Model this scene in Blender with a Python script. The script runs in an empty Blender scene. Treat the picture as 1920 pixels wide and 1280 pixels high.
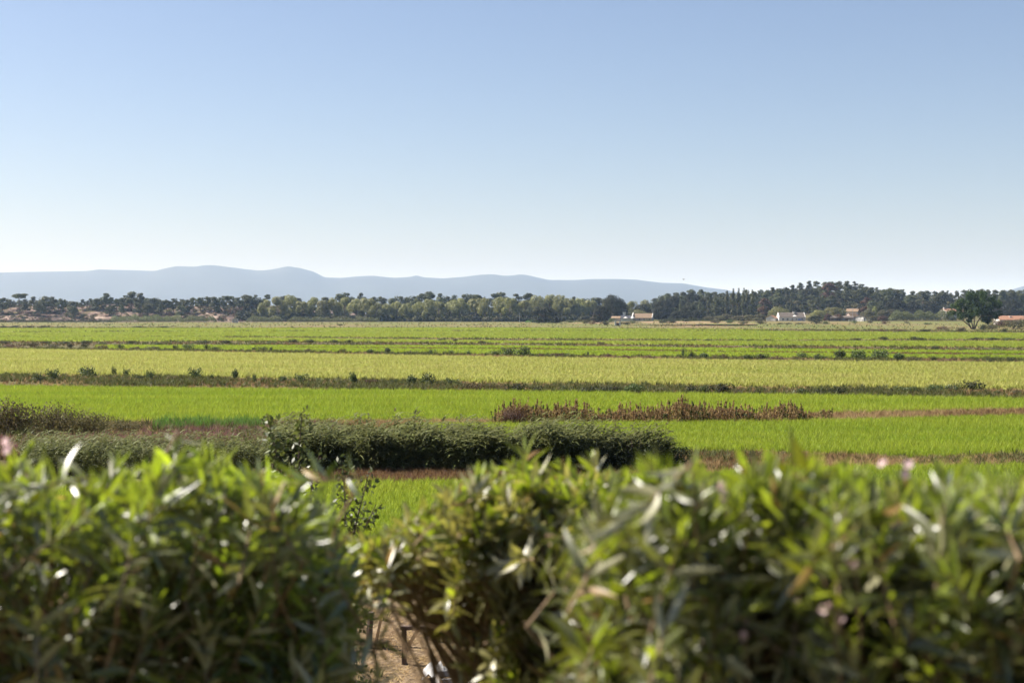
import bpy, math
import numpy as np
from mathutils import Matrix, Vector

# ------------------------------------------------------------------ camera
sc = bpy.context.scene
CAM_H = 5.5
F = 2667.0                      # focal length in photo pixels (1920 wide)
PITCH = -math.atan(53.0 / F)
cam_d = bpy.data.cameras.new('camera')
cam_d.sensor_width = 36.0
cam_d.lens = 36.0 * F / 1920.0
cam_d.clip_start = 0.1
cam_d.clip_end = 60000.0
cam_d.dof.use_dof = True
cam_d.dof.focus_distance = 95.0
cam_d.dof.aperture_fstop = 2.7
cam = bpy.data.objects.new('camera', cam_d)
cam.location = (0, 0, CAM_H)
cam.rotation_euler = (math.pi / 2 + PITCH, 0, 0)
sc.collection.objects.link(cam)
sc.camera = cam

# ------------------------------------------------------------------ sky, sun, exposure
SUN_EL, SUN_AZ = math.radians(43), math.radians(-70)     # azimuth from +Y, clockwise
world = bpy.data.worlds.new('World')
sc.world = world
world.use_nodes = True
wn = world.node_tree
wn.nodes.clear()
sky = wn.nodes.new('ShaderNodeTexSky')
sky.sky_type = 'NISHITA'
sky.sun_disc = False
sky.sun_elevation = SUN_EL
sky.sun_rotation = SUN_AZ % (2 * math.pi)
sky.altitude = 0
sky.air_density = 1.0
sky.dust_density = 1.0
sky.ozone_density = 2.0
bg = wn.nodes.new('ShaderNodeBackground')
bg.inputs['Strength'].default_value = 0.05
wo = wn.nodes.new('ShaderNodeOutputWorld')
tint = wn.nodes.new('ShaderNodeMix'); tint.data_type = 'RGBA'; tint.blend_type = 'MULTIPLY'
tint.inputs[0].default_value = 1.0; tint.inputs[7].default_value = (0.955, 0.915, 0.985, 1)      # the camera's warmer white balance
wn.links.new(sky.outputs[0], tint.inputs[6])
wn.links.new(tint.outputs[2], bg.inputs['Color'])
wn.links.new(bg.outputs[0], wo.inputs['Surface'])
sun_d = bpy.data.lights.new('sun', 'SUN')
sun_d.energy = 5.0
sun_d.angle = math.radians(0.5)
sun_d.color = (1.0, 0.94, 0.86)
sun = bpy.data.objects.new('sun', sun_d)
sv = Vector((math.sin(SUN_AZ) * math.cos(SUN_EL), math.cos(SUN_AZ) * math.cos(SUN_EL), math.sin(SUN_EL)))
sun.rotation_euler = (-sv).to_track_quat('-Z', 'Y').to_euler()
sc.collection.objects.link(sun)
sc.view_settings.view_transform = 'Standard'
sc.view_settings.look = 'None'
sc.view_settings.gamma = 1.0
sc.view_settings.exposure = 1.35
sc.render.engine = 'CYCLES'
cy = sc.cycles
cy.max_bounces = 8
cy.diffuse_bounces = 2
cy.glossy_bounces = 2
cy.transmission_bounces = 4
cy.transparent_max_bounces = 4
cy.volume_bounces = 1
cy.sample_clamp_indirect = 6.0
cy.use_denoising = True
cy.denoiser = 'OPENIMAGEDENOISE'
cy.denoising_input_passes = 'RGB_ALBEDO_NORMAL'

# ------------------------------------------------------------------ helpers
C = sc.collection
CP, SP = math.cos(PITCH), math.sin(PITCH)

def ray(px, py):
    u, v = (px - 960.0) / F, (640.0 - py) / F
    return np.array([u, CP - v * SP, SP + v * CP])

def on_ground(px, py, z=0.0):
    d = ray(px, py)
    t = (z - CAM_H) / d[2]
    return np.array([d[0] * t, d[1] * t, z])

def at(px, py, dist):
    d = ray(px, py)
    t = dist / d[1]
    return np.array([d[0] * t, dist, CAM_H + d[2] * t])

def px_of(p):
    y = p[1] * CP + (p[2] - CAM_H) * SP
    return 960 + F * p[0] / y

def link(o, parent=None):
    C.objects.link(o)
    if parent is not None:
        o.parent = parent
    return o

def mesh_np(name, V, Fc, mats, mat_idx=None, smooth=False):
    """V (n,3); Fc array (m,k) of one polygon size or list of lists"""
    me = bpy.data.meshes.new(name)
    V = np.asarray(V, dtype=np.float32)
    if isinstance(Fc, np.ndarray):
        m, k = Fc.shape
        me.vertices.add(len(V)); me.vertices.foreach_set('co', V.ravel())
        me.loops.add(m * k); me.loops.foreach_set('vertex_index', Fc.astype(np.int32).ravel())
        me.polygons.add(m); me.polygons.foreach_set('loop_start', np.arange(0, m * k, k, dtype=np.int32))
        me.update(calc_edges=True); me.validate()
    else:
        me.from_pydata(V.tolist(), [], Fc)
    for mt in (mats if isinstance(mats, (list, tuple)) else [mats]):
        me.materials.append(mt)
    if mat_idx is not None:
        me.polygons.foreach_set('material_index', np.asarray(mat_idx, dtype=np.int32))
    if smooth:
        me.polygons.foreach_set('use_smooth', np.ones(len(me.polygons), dtype=bool))
    me.update()
    return me

def obj(name, me, parent=None, loc=None):
    o = bpy.data.objects.new(name, me)
    if loc is not None:
        o.location = loc
    return link(o, parent)

def tag(o, label=None, cat=None, group=None, kind=None):
    if label: o['label'] = label
    if cat: o['category'] = cat
    if group: o['group'] = group
    if kind: o['kind'] = kind
    return o

def empty(name, loc=(0, 0, 0), rz=0.0, scale=1.0):
    o = bpy.data.objects.new(name, None)
    o.location = loc; o.rotation_euler = (0, 0, rz)
    o.scale = (scale, scale, scale) if not hasattr(scale, '__len__') else scale
    o.empty_display_size = 0.2
    return link(o)

class MB:
    """collects boxes, prisms and tubes into one mesh"""
    def __init__(s): s.v, s.f = [], []
    def add(s, V, Fs):
        b = len(s.v); s.v += [tuple(map(float, p)) for p in V]
        s.f += [[b + i for i in f] for f in Fs]; return s
    def box(s, x0, x1, y0, y1, z0, z1):
        return s.add([(x0,y0,z0),(x1,y0,z0),(x1,y1,z0),(x0,y1,z0),(x0,y0,z1),(x1,y0,z1),(x1,y1,z1),(x0,y1,z1)],
                     [(0,3,2,1),(4,5,6,7),(0,1,5,4),(1,2,6,5),(2,3,7,6),(3,0,4,7)])
    def prism(s, poly, y0, y1):
        """polygon in xz (counter-clockwise seen from -y) extruded along y"""
        n = len(poly)
        V = [(x, y0, z) for x, z in poly] + [(x, y1, z) for x, z in poly]
        return s.add(V, [tuple(range(n)), tuple(range(2*n-1, n-1, -1))] + [(i, i+n, (i+1) % n + n, (i+1) % n) for i in range(n)])
    def prism_x(s, poly, x0, x1):
        n = len(poly)
        V = [(x0, y, z) for y, z in poly] + [(x1, y, z) for y, z in poly]
        return s.add(V, [tuple(range(n-1, -1, -1)), tuple(range(n, 2*n))] + [(i, (i+1) % n, (i+1) % n + n, i+n) for i in range(n)])
    def tube(s, pts, rad, sides=6):
        pts = [Vector(p) for p in pts]; V = []; Fs = []
        n = len(pts)
        for i, p in enumerate(pts):
            t = (pts[min(i+1, n-1)] - pts[max(i-1, 0)]).normalized()
            a = t.orthogonal().normalized() if i == 0 else (a - t * a.dot(t)).normalized()
            b = t.cross(a)
            r = rad[i] if hasattr(rad, '__len__') else rad
            for k in range(sides):
                w = 2 * math.pi * k / sides
                V.append(p + (a * math.cos(w) + b * math.sin(w)) * r)
        for i in range(n - 1):
            for k in range(sides):
                k2 = (k + 1) % sides
                Fs.append((i*sides+k, i*sides+k2, (i+1)*sides+k2, (i+1)*sides+k))
        Fs.append(tuple(range(sides-1, -1, -1))); Fs.append(tuple(range((n-1)*sides, n*sides)))
        return s.add(V, Fs)
    def mesh(s, name, mat, smooth=False): return mesh_np(name, np.array(s.v), s.f, mat, smooth=smooth)
    def build(s, name, mat, parent=None, smooth=False): return obj(name, s.mesh(name, mat, smooth), parent)

# ------------------------------------------------------------------ materials
def new_mat(name):
    m = bpy.data.materials.new(name); m.use_nodes = True
    nt = m.node_tree; nt.nodes.clear()
    return m, nt, nt.nodes.new('ShaderNodeOutputMaterial')

def rgb(c): return (c[0], c[1], c[2], 1.0)

def leaf_mat(name, c1, c2, trans=0.45, rough=0.5, spec=0.35, tcol=None, noise_scale=None, vary=0.25, under=None, patch=None, coat=0.0):
    """foliage: colour runs c1..c2 from leaf to leaf, light passes through the leaf"""
    m, nt, out = new_mat(name); N = nt.nodes.new; L = nt.links.new
    geo = N('ShaderNodeNewGeometry'); oi = N('ShaderNodeObjectInfo')
    mix = N('ShaderNodeMix'); mix.data_type = 'RGBA'
    mix.inputs[6].default_value = rgb(c1); mix.inputs[7].default_value = rgb(c2)
    if noise_scale:
        tc = N('ShaderNodeTexCoord'); ns = N('ShaderNodeTexNoise'); ns.inputs['Scale'].default_value = noise_scale
        ns.inputs['Detail'].default_value = 3
        L(tc.outputs['Object'], ns.inputs['Vector'])
        ad = N('ShaderNodeMath'); ad.operation = 'MULTIPLY_ADD'
        L(geo.outputs['Random Per Island'], ad.inputs[0]); ad.inputs[1].default_value = 0.7
        sb = N('ShaderNodeMapRange'); sb.inputs['From Min'].default_value = 0.3; sb.inputs['From Max'].default_value = 0.7
        sb.inputs['To Min'].default_value = -0.3; sb.inputs['To Max'].default_value = 0.6
        L(ns.outputs['Fac'], sb.inputs['Value']); L(sb.outputs[0], ad.inputs[2])
        ad.use_clamp = True
        L(ad.outputs[0], mix.inputs[0])
    else:
        L(geo.outputs['Random Per Island'], mix.inputs[0])
    hsv = N('ShaderNodeHueSaturation')
    if patch:                                             # patchy growth across the field
        vm = N('ShaderNodeVectorMath'); vm.operation = 'MULTIPLY'; vm.inputs[1].default_value = (0.025, 0.34, 0)
        L(oi.outputs['Location'], vm.inputs[0])
        pn = N('ShaderNodeTexNoise'); pn.inputs['Scale'].default_value = 1.0; pn.inputs['Detail'].default_value = 5
        L(vm.outputs[0], pn.inputs['Vector'])
        pr = N('ShaderNodeMapRange'); pr.inputs['From Min'].default_value = 0.38; pr.inputs['From Max'].default_value = 0.66
        L(pn.outputs['Fac'], pr.inputs['Value'])
        pm = N('ShaderNodeMix'); pm.data_type = 'RGBA'; pm.blend_type = 'MULTIPLY'; pm.inputs[7].default_value = rgb(patch)
        L(pr.outputs[0], pm.inputs[0]); L(mix.outputs[2], pm.inputs[6]); mix = pm
    mr = N('ShaderNodeMapRange'); mr.inputs['To Min'].default_value = 1 - vary; mr.inputs['To Max'].default_value = 1 + vary
    L(oi.outputs['Random'], mr.inputs['Value']); L(mr.outputs[0], hsv.inputs['Value'])
    mh = N('ShaderNodeMapRange'); mh.inputs['To Min'].default_value = 0.5 - vary * 0.05; mh.inputs['To Max'].default_value = 0.5 + vary * 0.05
    L(oi.outputs['Random'], mh.inputs['Value']); L(mh.outputs[0], hsv.inputs['Hue'])
    L(mix.outputs[2], hsv.inputs['Color'])
    p = N('ShaderNodeBsdfPrincipled'); p.inputs['Roughness'].default_value = rough
    p.inputs['Specular IOR Level'].default_value = spec
    p.inputs['Coat Weight'].default_value = coat; p.inputs['Coat Roughness'].default_value = 0.42; p.inputs['Coat IOR'].default_value = 1.6
    L(hsv.outputs[0], p.inputs['Base Color'])
    if under:                                             # the paler underside of the leaf
        um = N('ShaderNodeMix'); um.data_type = 'RGBA'; um.inputs[7].default_value = rgb(under)
        L(geo.outputs['Backfacing'], um.inputs[0]); L(hsv.outputs[0], um.inputs[6]); L(um.outputs[2], p.inputs['Base Color'])
    t = N('ShaderNodeBsdfTranslucent')
    if tcol:
        tm = N('ShaderNodeMix'); tm.data_type = 'RGBA'; tm.blend_type = 'MULTIPLY'; tm.inputs[0].default_value = 1.0
        L(hsv.outputs[0], tm.inputs[6]); tm.inputs[7].default_value = rgb(tcol)
        L(tm.outputs[2], t.inputs['Color'])
    else:
        L(hsv.outputs[0], t.inputs['Color'])
    ms = N('ShaderNodeMixShader'); ms.inputs[0].default_value = trans
    L(p.outputs[0], ms.inputs[1]); L(t.outputs[0], ms.inputs[2]); L(ms.outputs[0], out.inputs['Surface'])
    return m

def plain_mat(name, c1, c2=None, rough=0.8, scale=3.0, detail=6, spec=0.3, bump=0.0, stretch=None, metallic=0.0):
    m, nt, out = new_mat(name); N = nt.nodes.new; L = nt.links.new
    p = N('ShaderNodeBsdfPrincipled'); p.inputs['Roughness'].default_value = rough
    p.inputs['Specular IOR Level'].default_value = spec; p.inputs['Metallic'].default_value = metallic
    c2 = c2 or tuple(x * 0.75 for x in c1)
    tc = N('ShaderNodeTexCoord'); mp = N('ShaderNodeMapping')
    if stretch: mp.inputs['Scale'].default_value = stretch
    ns = N('ShaderNodeTexNoise'); ns.inputs['Scale'].default_value = scale; ns.inputs['Detail'].default_value = detail
    L(tc.outputs['Object'], mp.inputs[0]); L(mp.outputs[0], ns.inputs['Vector'])
    cr = N('ShaderNodeValToRGB'); cr.color_ramp.elements[0].position = 0.35; cr.color_ramp.elements[1].position = 0.68
    cr.color_ramp.elements[0].color = rgb(c2); cr.color_ramp.elements[1].color = rgb(c1)
    L(ns.outputs['Fac'], cr.inputs[0]); L(cr.outputs[0], p.inputs['Base Color'])
    if bump:
        b = N('ShaderNodeBump'); b.inputs['Strength'].default_value = bump; b.inputs['Distance'].default_value = 0.1
        L(ns.outputs['Fac'], b.inputs['Height']); L(b.outputs[0], p.inputs['Normal'])
    L(p.outputs[0], out.inputs['Surface'])
    return m

def ramp_ground_mat(name, stops, scale, scale2=None, stretch=(1, 1, 1)):
    """ground: several colours picked by two octaves of noise"""
    m, nt, out = new_mat(name); N = nt.nodes.new; L = nt.links.new
    p = N('ShaderNodeBsdfPrincipled'); p.inputs['Roughness'].default_value = 0.95; p.inputs['Specular IOR Level'].default_value = 0.1
    tc = N('ShaderNodeTexCoord'); mp = N('ShaderNodeMapping'); mp.inputs['Scale'].default_value = stretch
    L(tc.outputs['Object'], mp.inputs[0])
    n1 = N('ShaderNodeTexNoise'); n1.inputs['Scale'].default_value = scale; n1.inputs['Detail'].default_value = 8
    n2 = N('ShaderNodeTexNoise'); n2.inputs['Scale'].default_value = scale2 or scale * 9; n2.inputs['Detail'].default_value = 6
    L(mp.outputs[0], n1.inputs['Vector']); L(mp.outputs[0], n2.inputs['Vector'])
    ad = N('ShaderNodeMix'); ad.data_type = 'FLOAT'; ad.inputs[0].default_value = 0.45
    L(n1.outputs['Fac'], ad.inputs[2]); L(n2.outputs['Fac'], ad.inputs[3])
    cr = N('ShaderNodeValToRGB')
    while len(cr.color_ramp.elements) < len(stops): cr.color_ramp.elements.new(0.5)
    for e, (pos, c) in zip(cr.color_ramp.elements, stops): e.position = pos; e.color = rgb(c)
    L(ad.outputs[0], cr.inputs[0]); L(cr.outputs[0], p.inputs['Base Color'])
    b = N('ShaderNodeBump'); b.inputs['Strength'].default_value = 0.6; b.inputs['Distance'].default_value = 0.15
    L(n2.outputs['Fac'], b.inputs['Height']); L(b.outputs[0], p.inputs['Normal'])
    L(p.outputs[0], out.inputs['Surface'])
    return m

M = {}
M['ground'] = ramp_ground_mat('dry_weedy_ground', [(0.3, (0.04, 0.042, 0.014)), (0.45, (0.085, 0.065, 0.028)), (0.55, (0.10, 0.095, 0.03)), (0.7, (0.14, 0.10, 0.05))], 0.03)
M['garden'] = ramp_ground_mat('straw_strewn_soil', [(0.34, (0.045, 0.03, 0.018)), (0.47, (0.13, 0.09, 0.052)), (0.58, (0.24, 0.175, 0.105)), (0.72, (0.4, 0.32, 0.2))], 0.7, 9.0)
M['pasture'] = ramp_ground_mat('dry_pasture', [(0.3, (0.06, 0.075, 0.018)), (0.45, (0.12, 0.13, 0.035)), (0.56, (0.15, 0.125, 0.05)), (0.7, (0.19, 0.125, 0.06))], 0.02, 0.4, (1, 0.3, 1))
M['sand'] = ramp_ground_mat('dune_sand_and_scrub', [(0.40, (0.04, 0.028, 0.02)), (0.50, (0.10, 0.068, 0.054)), (0.56, (0.18, 0.125, 0.095)), (0.66, (0.34, 0.265, 0.215))], 0.05, 0.3, (1, 0.5, 2.0))
M['forest_floor'] = ramp_ground_mat('forest_floor', [(0.3, (0.03, 0.026, 0.018)), (0.5, (0.06, 0.05, 0.03)), (0.7, (0.10, 0.08, 0.045))], 0.05)
M['bare_earth'] = ramp_ground_mat('bare_reddish_earth', [(0.3, (0.17, 0.1, 0.06)), (0.5, (0.27, 0.17, 0.11)), (0.7, (0.34, 0.22, 0.14))], 0.06, 0.6, (1, 0.4, 1))
M['hill'] = plain_mat('hill_scrub', (0.04, 0.045, 0.036), (0.032, 0.036, 0.03), scale=0.003)
def rice_ground(name, c1, c2): return ramp_ground_mat(name, [(0.3, c1), (0.7, c2)], 0.02, 0.7)
M['rice_floor'] = rice_ground('rice_floor', (0.11, 0.16, 0.012), (0.17, 0.24, 0.02))
M['rice_floor_pale'] = rice_ground('rice_floor_ripening', (0.22, 0.24, 0.05), (0.3, 0.31, 0.08))
M['rice_floor_olive'] = rice_ground('rice_floor_olive', (0.18, 0.22, 0.02), (0.25, 0.28, 0.035))
M['rice'] = leaf_mat('rice_blade', (0.23, 0.29, 0.02), (0.35, 0.40, 0.045), 0.5, 0.55, 0.2, vary=0.17, patch=(0.76, 0.86, 0.7))
M['rice_olive'] = leaf_mat('rice_blade_olive', (0.245, 0.285, 0.03), (0.34, 0.355, 0.065), 0.5, 0.55, 0.2, vary=0.2, patch=(0.75, 0.9, 0.7))
M['rice_pale'] = leaf_mat('rice_blade_ripening', (0.29, 0.30, 0.05), (0.50, 0.46, 0.16), 0.5, 0.55, 0.2, vary=0.2, patch=(0.78, 0.88, 0.66))
M['dry_grass'] = leaf_mat('dry_grass_blade', (0.30, 0.2, 0.09), (0.42, 0.30, 0.15), 0.4, 0.7, 0.1)
M['red_grass'] = leaf_mat('russet_grass_blade', (0.105, 0.06, 0.028), (0.24, 0.145, 0.07), 0.4, 0.7, 0.1)
M['weed'] = leaf_mat('dull_green_weed', (0.045, 0.06, 0.014), (0.14, 0.14, 0.04), 0.4, 0.6, 0.2)
M['purple_weed'] = leaf_mat('purple_brown_weed', (0.16, 0.075, 0.07), (0.26, 0.15, 0.12), 0.4, 0.7, 0.1)
M['dry_reed'] = leaf_mat('rusty_dry_reed', (0.14, 0.08, 0.032), (0.36, 0.25, 0.11), 0.35, 0.7, 0.15)
M['reed'] = leaf_mat('grey_green_reed_leaf', (0.055, 0.068, 0.018), (0.22, 0.225, 0.075), 0.34, 0.6, 0.15)
M['green_reed'] = leaf_mat('fresh_green_reed_leaf', (0.06, 0.14, 0.02), (0.14, 0.24, 0.04), 0.4, 0.5, 0.3)
M['bramble'] = leaf_mat('bramble_leaf', (0.06, 0.055, 0.022), (0.17, 0.135, 0.055), 0.35, 0.65, 0.15)
M['bush'] = leaf_mat('bush_leaf', (0.045, 0.07, 0.02), (0.11, 0.14, 0.04), 0.35, 0.5, 0.3)
M['bush_dark'] = leaf_mat('dark_bush_leaf', (0.016, 0.024, 0.009), (0.055, 0.06, 0.02), 0.25, 0.6, 0.2)
M['bush_olive'] = leaf_mat('olive_bush_leaf', (0.07, 0.07, 0.03), (0.15, 0.13, 0.06), 0.3, 0.6, 0.2)
M['bush_brown'] = leaf_mat('brown_bush_leaf', (0.075, 0.04, 0.028), (0.14, 0.08, 0.05), 0.3, 0.6, 0.2)
M['pine'] = leaf_mat('pine_needles', (0.042, 0.05, 0.02), (0.12, 0.125, 0.05), 0.25, 0.6, 0.2)
M['pine_dead'] = leaf_mat('dying_pine_needles', (0.09, 0.05, 0.035), (0.15, 0.09, 0.06), 0.25, 0.7, 0.1)
M['broad'] = leaf_mat('pale_green_foliage', (0.115, 0.13, 0.04), (0.34, 0.325, 0.115), 0.4, 0.5, 0.3, noise_scale=5.0)
M['holm'] = leaf_mat('dark_evergreen_foliage', (0.011, 0.014, 0.006), (0.042, 0.041, 0.015), 0.25, 0.6, 0.2)
M['poplar'] = leaf_mat('poplar_foliage', (0.045, 0.05, 0.018), (0.14, 0.14, 0.05), 0.35, 0.5, 0.3)
M['lone'] = leaf_mat('glossy_green_foliage', (0.018, 0.045, 0.012), (0.065, 0.11, 0.022), 0.4, 0.6, 0.15, noise_scale=0.3)
M['cane'] = leaf_mat('giant_cane_leaf', (0.07, 0.09, 0.03), (0.2, 0.21, 0.08), 0.4, 0.5, 0.3)
M['sapling'] = leaf_mat('sapling_leaf', (0.04, 0.06, 0.012), (0.14, 0.16, 0.035), 0.4, 0.45, 0.5)
M['ole_mature'] = leaf_mat('oleander_leaf', (0.042, 0.06, 0.009), (0.17, 0.185, 0.035), 0.34, 0.40, 0.8, tcol=(1.4, 1.45, 0.4), vary=0.35, under=(0.42, 0.40, 0.23), coat=0.9)
M['ole_young'] = leaf_mat('young_oleander_leaf', (0.14, 0.18, 0.018), (0.26, 0.295, 0.04), 0.48, 0.45, 0.6, tcol=(1.4, 1.5, 0.55), vary=0.2, under=(0.3, 0.33, 0.14))
M['ole_yellow'] = leaf_mat('yellowing_leaf', (0.38, 0.25, 0.04), (0.30, 0.2, 0.1), 0.4, 0.45, 0.4)
M['fine_leaf'] = leaf_mat('olive_shrub_leaf', (0.13, 0.135, 0.03), (0.37, 0.345, 0.13), 0.38, 0.42, 0.8, tcol=(1.3, 1.3, 0.6), vary=0.3, under=(0.4, 0.37, 0.22), coat=0.8)
M['petal'] = leaf_mat('pale_pink_petal', (0.6, 0.36, 0.39), (0.72, 0.55, 0.55), 0.4, 0.5, 0.2)
M['bark'] = plain_mat('bark', (0.17, 0.115, 0.085), (0.085, 0.058, 0.045), scale=4, stretch=(1, 1, 0.2), bump=0.4)
M['pale_bark'] = plain_mat('pale_bark', (0.28, 0.22, 0.15), (0.16, 0.11, 0.075), scale=6, stretch=(1, 1, 0.2), bump=0.3)
M['stem'] = plain_mat('tan_stem', (0.30, 0.21, 0.12), (0.16, 0.10, 0.055), scale=20, stretch=(1, 1, 0.15), bump=0.2)
M['white_wall'] = plain_mat('whitewash', (0.66, 0.64, 0.60), (0.46, 0.43, 0.39), scale=0.6, bump=0.05)
M['pink_wall'] = plain_mat('weathered_pinkish_render', (0.52, 0.42, 0.36), (0.38, 0.29, 0.25), scale=0.8)
M['stone_wall'] = plain_mat('brown_stone_wall', (0.20, 0.145, 0.105), (0.10, 0.072, 0.055), scale=1.6, bump=0.5)
M['tile_orange'] = plain_mat('orange_clay_tile', (0.40, 0.22, 0.135), (0.27, 0.14, 0.085), scale=1.2, stretch=(3, 1, 1), bump=0.3)
M['tile_tan'] = plain_mat('tan_clay_tile', (0.29, 0.205, 0.125), (0.18, 0.12, 0.075), scale=1.2, stretch=(3, 1, 1), bump=0.3)
M['tile_grey'] = plain_mat('grey_weathered_roof', (0.19, 0.155, 0.125), (0.11, 0.09, 0.075), scale=1.2, stretch=(3, 1, 1), bump=0.3)
M['wing_roof_shade'] = plain_mat('shaded_wing_roof', (0.05, 0.05, 0.06), (0.03, 0.03, 0.038), scale=1.0)  # shade on the front wing's roof, put into its dark colour
M['window'] = plain_mat('dark_window_glass', (0.02, 0.022, 0.028), (0.015, 0.016, 0.02), rough=0.1, spec=0.6)
M['blue_trim'] = plain_mat('blue_painted_trim', (0.08, 0.16, 0.42), (0.06, 0.12, 0.33), scale=1)
M['old_wood'] = plain_mat('weathered_post_wood', (0.12, 0.08, 0.055), (0.055, 0.035, 0.025), scale=12, stretch=(1, 1, 0.12), bump=0.4)
M['new_wood'] = plain_mat('pale_sawn_wood', (0.52, 0.36, 0.19), (0.42, 0.27, 0.13), scale=10, stretch=(1, 1, 0.1), bump=0.2)
M['metal'] = plain_mat('galvanised_metal', (0.5, 0.5, 0.5), (0.38, 0.38, 0.4), rough=0.45, metallic=0.7)
M['string'] = plain_mat('garden_string', (0.75, 0.66, 0.5), (0.6, 0.5, 0.36), scale=30)
M['plastic'] = plain_mat('white_plastic_sheet', (0.45, 0.44, 0.42), (0.28, 0.27, 0.26), rough=0.35, scale=4)
M['feather'] = plain_mat('dark_feathers', (0.05, 0.045, 0.045), (0.03, 0.03, 0.03), scale=5)
M['canvas'] = plain_mat('white_canvas', (0.78, 0.75, 0.7), (0.7, 0.66, 0.6), scale=2)

m, nt, out = new_mat('ditch_water')
p = nt.nodes.new('ShaderNodeBsdfPrincipled'); p.inputs['Base Color'].default_value = (0.03, 0.035, 0.03, 1)
p.inputs['Roughness'].default_value = 0.08
nt.links.new(p.outputs[0], out.inputs['Surface']); M['water'] = m

# ------------------------------------------------------------------ terrain
def sm(a, b, x):
    t = np.clip((x - a) / (b - a), 0, 1); return t * t * (3 - 2 * t)

def hnoise(x, y):
    return (np.sin(x * 0.031 + 1.3) * np.cos(y * 0.027 + 0.4) + 0.6 * np.sin(x * 0.073 + y * 0.041) + 0.4 * np.sin(x * 0.017 - y * 0.09 + 2.0)
            + 0.35 * np.sin(x * 0.19 + 0.5) * np.cos(y * 0.17)) / 2.0

def H(x, y):
    x = np.asarray(x, dtype=float); y = np.asarray(y, dtype=float)
    z = np.zeros(np.broadcast(x, y).shape)
    near = 3.2 * (1 - sm(7.5, 17.0, y)) * (1 - sm(45, 70, np.abs(x)))
    z = z + near
    # sandy dune on the left
    dune = sm(905, 985, y) * (1 - sm(1250, 1450, y)) * (1 - sm(-190, -95, x)) * (9.5 + 2.5 * hnoise(x * 1.4, y * 1.2))
    # wooded rise on the right
    rise = sm(840, 1120, y) * (1 - sm(1500, 1800, y)) * sm(60, 200, x) * (13.0 + 1.2 * hnoise(x, y))
    bump = 7.5 * np.exp(-((x - 222) / 42.0) ** 2) * sm(940, 1080, y) * (1 - sm(1400, 1700, y))
    mid = sm(930, 1060, y) * (1 - sm(1400, 1700, y)) * sm(-190, -95, x) * (1 - sm(60, 200, x)) * 3.0
    yard = 0.9 * sm(690, 800, y) * sm(10, 90, x) * (1 - sm(1500, 1800, y))
    z = z + dune + rise + bump + mid + yard
    z = z + 0.10 * hnoise(x * 3, y * 3) * sm(8, 30, y) * (y < 30)
    return z

def grid_sheet(name, xs, ys, mat, dz=0.0, parent=None, kind='structure', mask=None):
    X, Y = np.meshgrid(xs, ys)
    Z = H(X, Y) + dz
    V = np.stack([X, Y, Z], -1).reshape(-1, 3)
    nx, ny = len(xs), len(ys)
    i = np.arange(ny - 1)[:, None] * nx + np.arange(nx - 1)[None, :]
    Fc = np.stack([i, i + 1, i + 1 + nx, i + nx], -1).reshape(-1, 4)
    if mask is not None:
        cx = (X[:-1, :-1] + X[1:, 1:]) / 2; cyy = (Y[:-1, :-1] + Y[1:, 1:]) / 2
        Fc = Fc[mask(cx, cyy).reshape(-1)]
    o = obj(name, mesh_np(name, V, Fc, mat, smooth=True), parent)
    return tag(o, kind=kind)

xs = np.unique(np.concatenate([-np.geomspace(700, 16000, 17), np.arange(-700, 701, 10.0), np.arange(-30, 31, 1.5), np.geomspace(700, 16000, 17)]))
ys = np.unique(np.concatenate([np.arange(-150, -20, 20.0), np.arange(-20, 40, 1.0), np.arange(40, 860, 20.0), np.arange(860, 1500, 8.0), np.geomspace(1500, 34000, 30)]))
grid_sheet('ground', xs, ys, M['ground'])
gx = np.arange(-700, -84, 8.0); gy = np.arange(885, 1300, 6.0)
grid_sheet('dune', gx, gy, M['sand'], 0.06)
gx = np.arange(-86, 701, 12.0); gy = np.arange(930, 1560, 10.0)
grid_sheet('forest_ground', gx, gy, M['forest_floor'], 0.06)
gx = np.arange(-16, 17, 0.7); gy = np.arange(17.0, 32.6, 0.5)
grid_sheet('garden_ground', gx, gy, M['garden'], 0.03)

# ------------------------------------------------------------------ hills on the horizon
HX = np.array([-900, -500, -200, 0, 40, 100, 165, 185, 215, 260, 290, 310, 330, 365, 385, 400, 440, 480, 495, 510, 540, 565, 590, 608, 640, 670, 700, 740, 770, 780, 795, 830, 870, 900, 925, 945, 965, 975, 990, 1030, 1080, 1110, 1160, 1190, 1240, 1280, 1320, 1360, 1420, 1500, 1600, 1700, 1800, 1890, 1910, 1940, 2000, 2100, 2300])
HY = np.array([530, 520, 513, 511, 510, 509, 508, 505, 506, 507, 508, 503, 499, 500, 497, 497, 502, 507, 507, 505, 499, 503, 510, 520, 521, 518, 517, 521, 519, 516, 520, 522, 519, 515, 514, 517, 516, 514, 516, 525, 525, 523, 523, 524, 530, 531, 538, 543, 556, 570, 580, 583, 580, 545, 539, 530, 515, 510, 520])
rng = np.random.default_rng(5)
hx = np.arange(-900, 2301, 5.0); hy = np.interp(hx, HX, HY)
hy = np.convolve(np.pad(hy, 1, mode='edge'), [0.2, 0.6, 0.2], 'valid')
RID = 10000.0
ridge = np.array([at(a, b, RID) for a, b in zip(hx, hy)])
prof = np.linspace(-1, 1, 13)
rows = []
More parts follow.
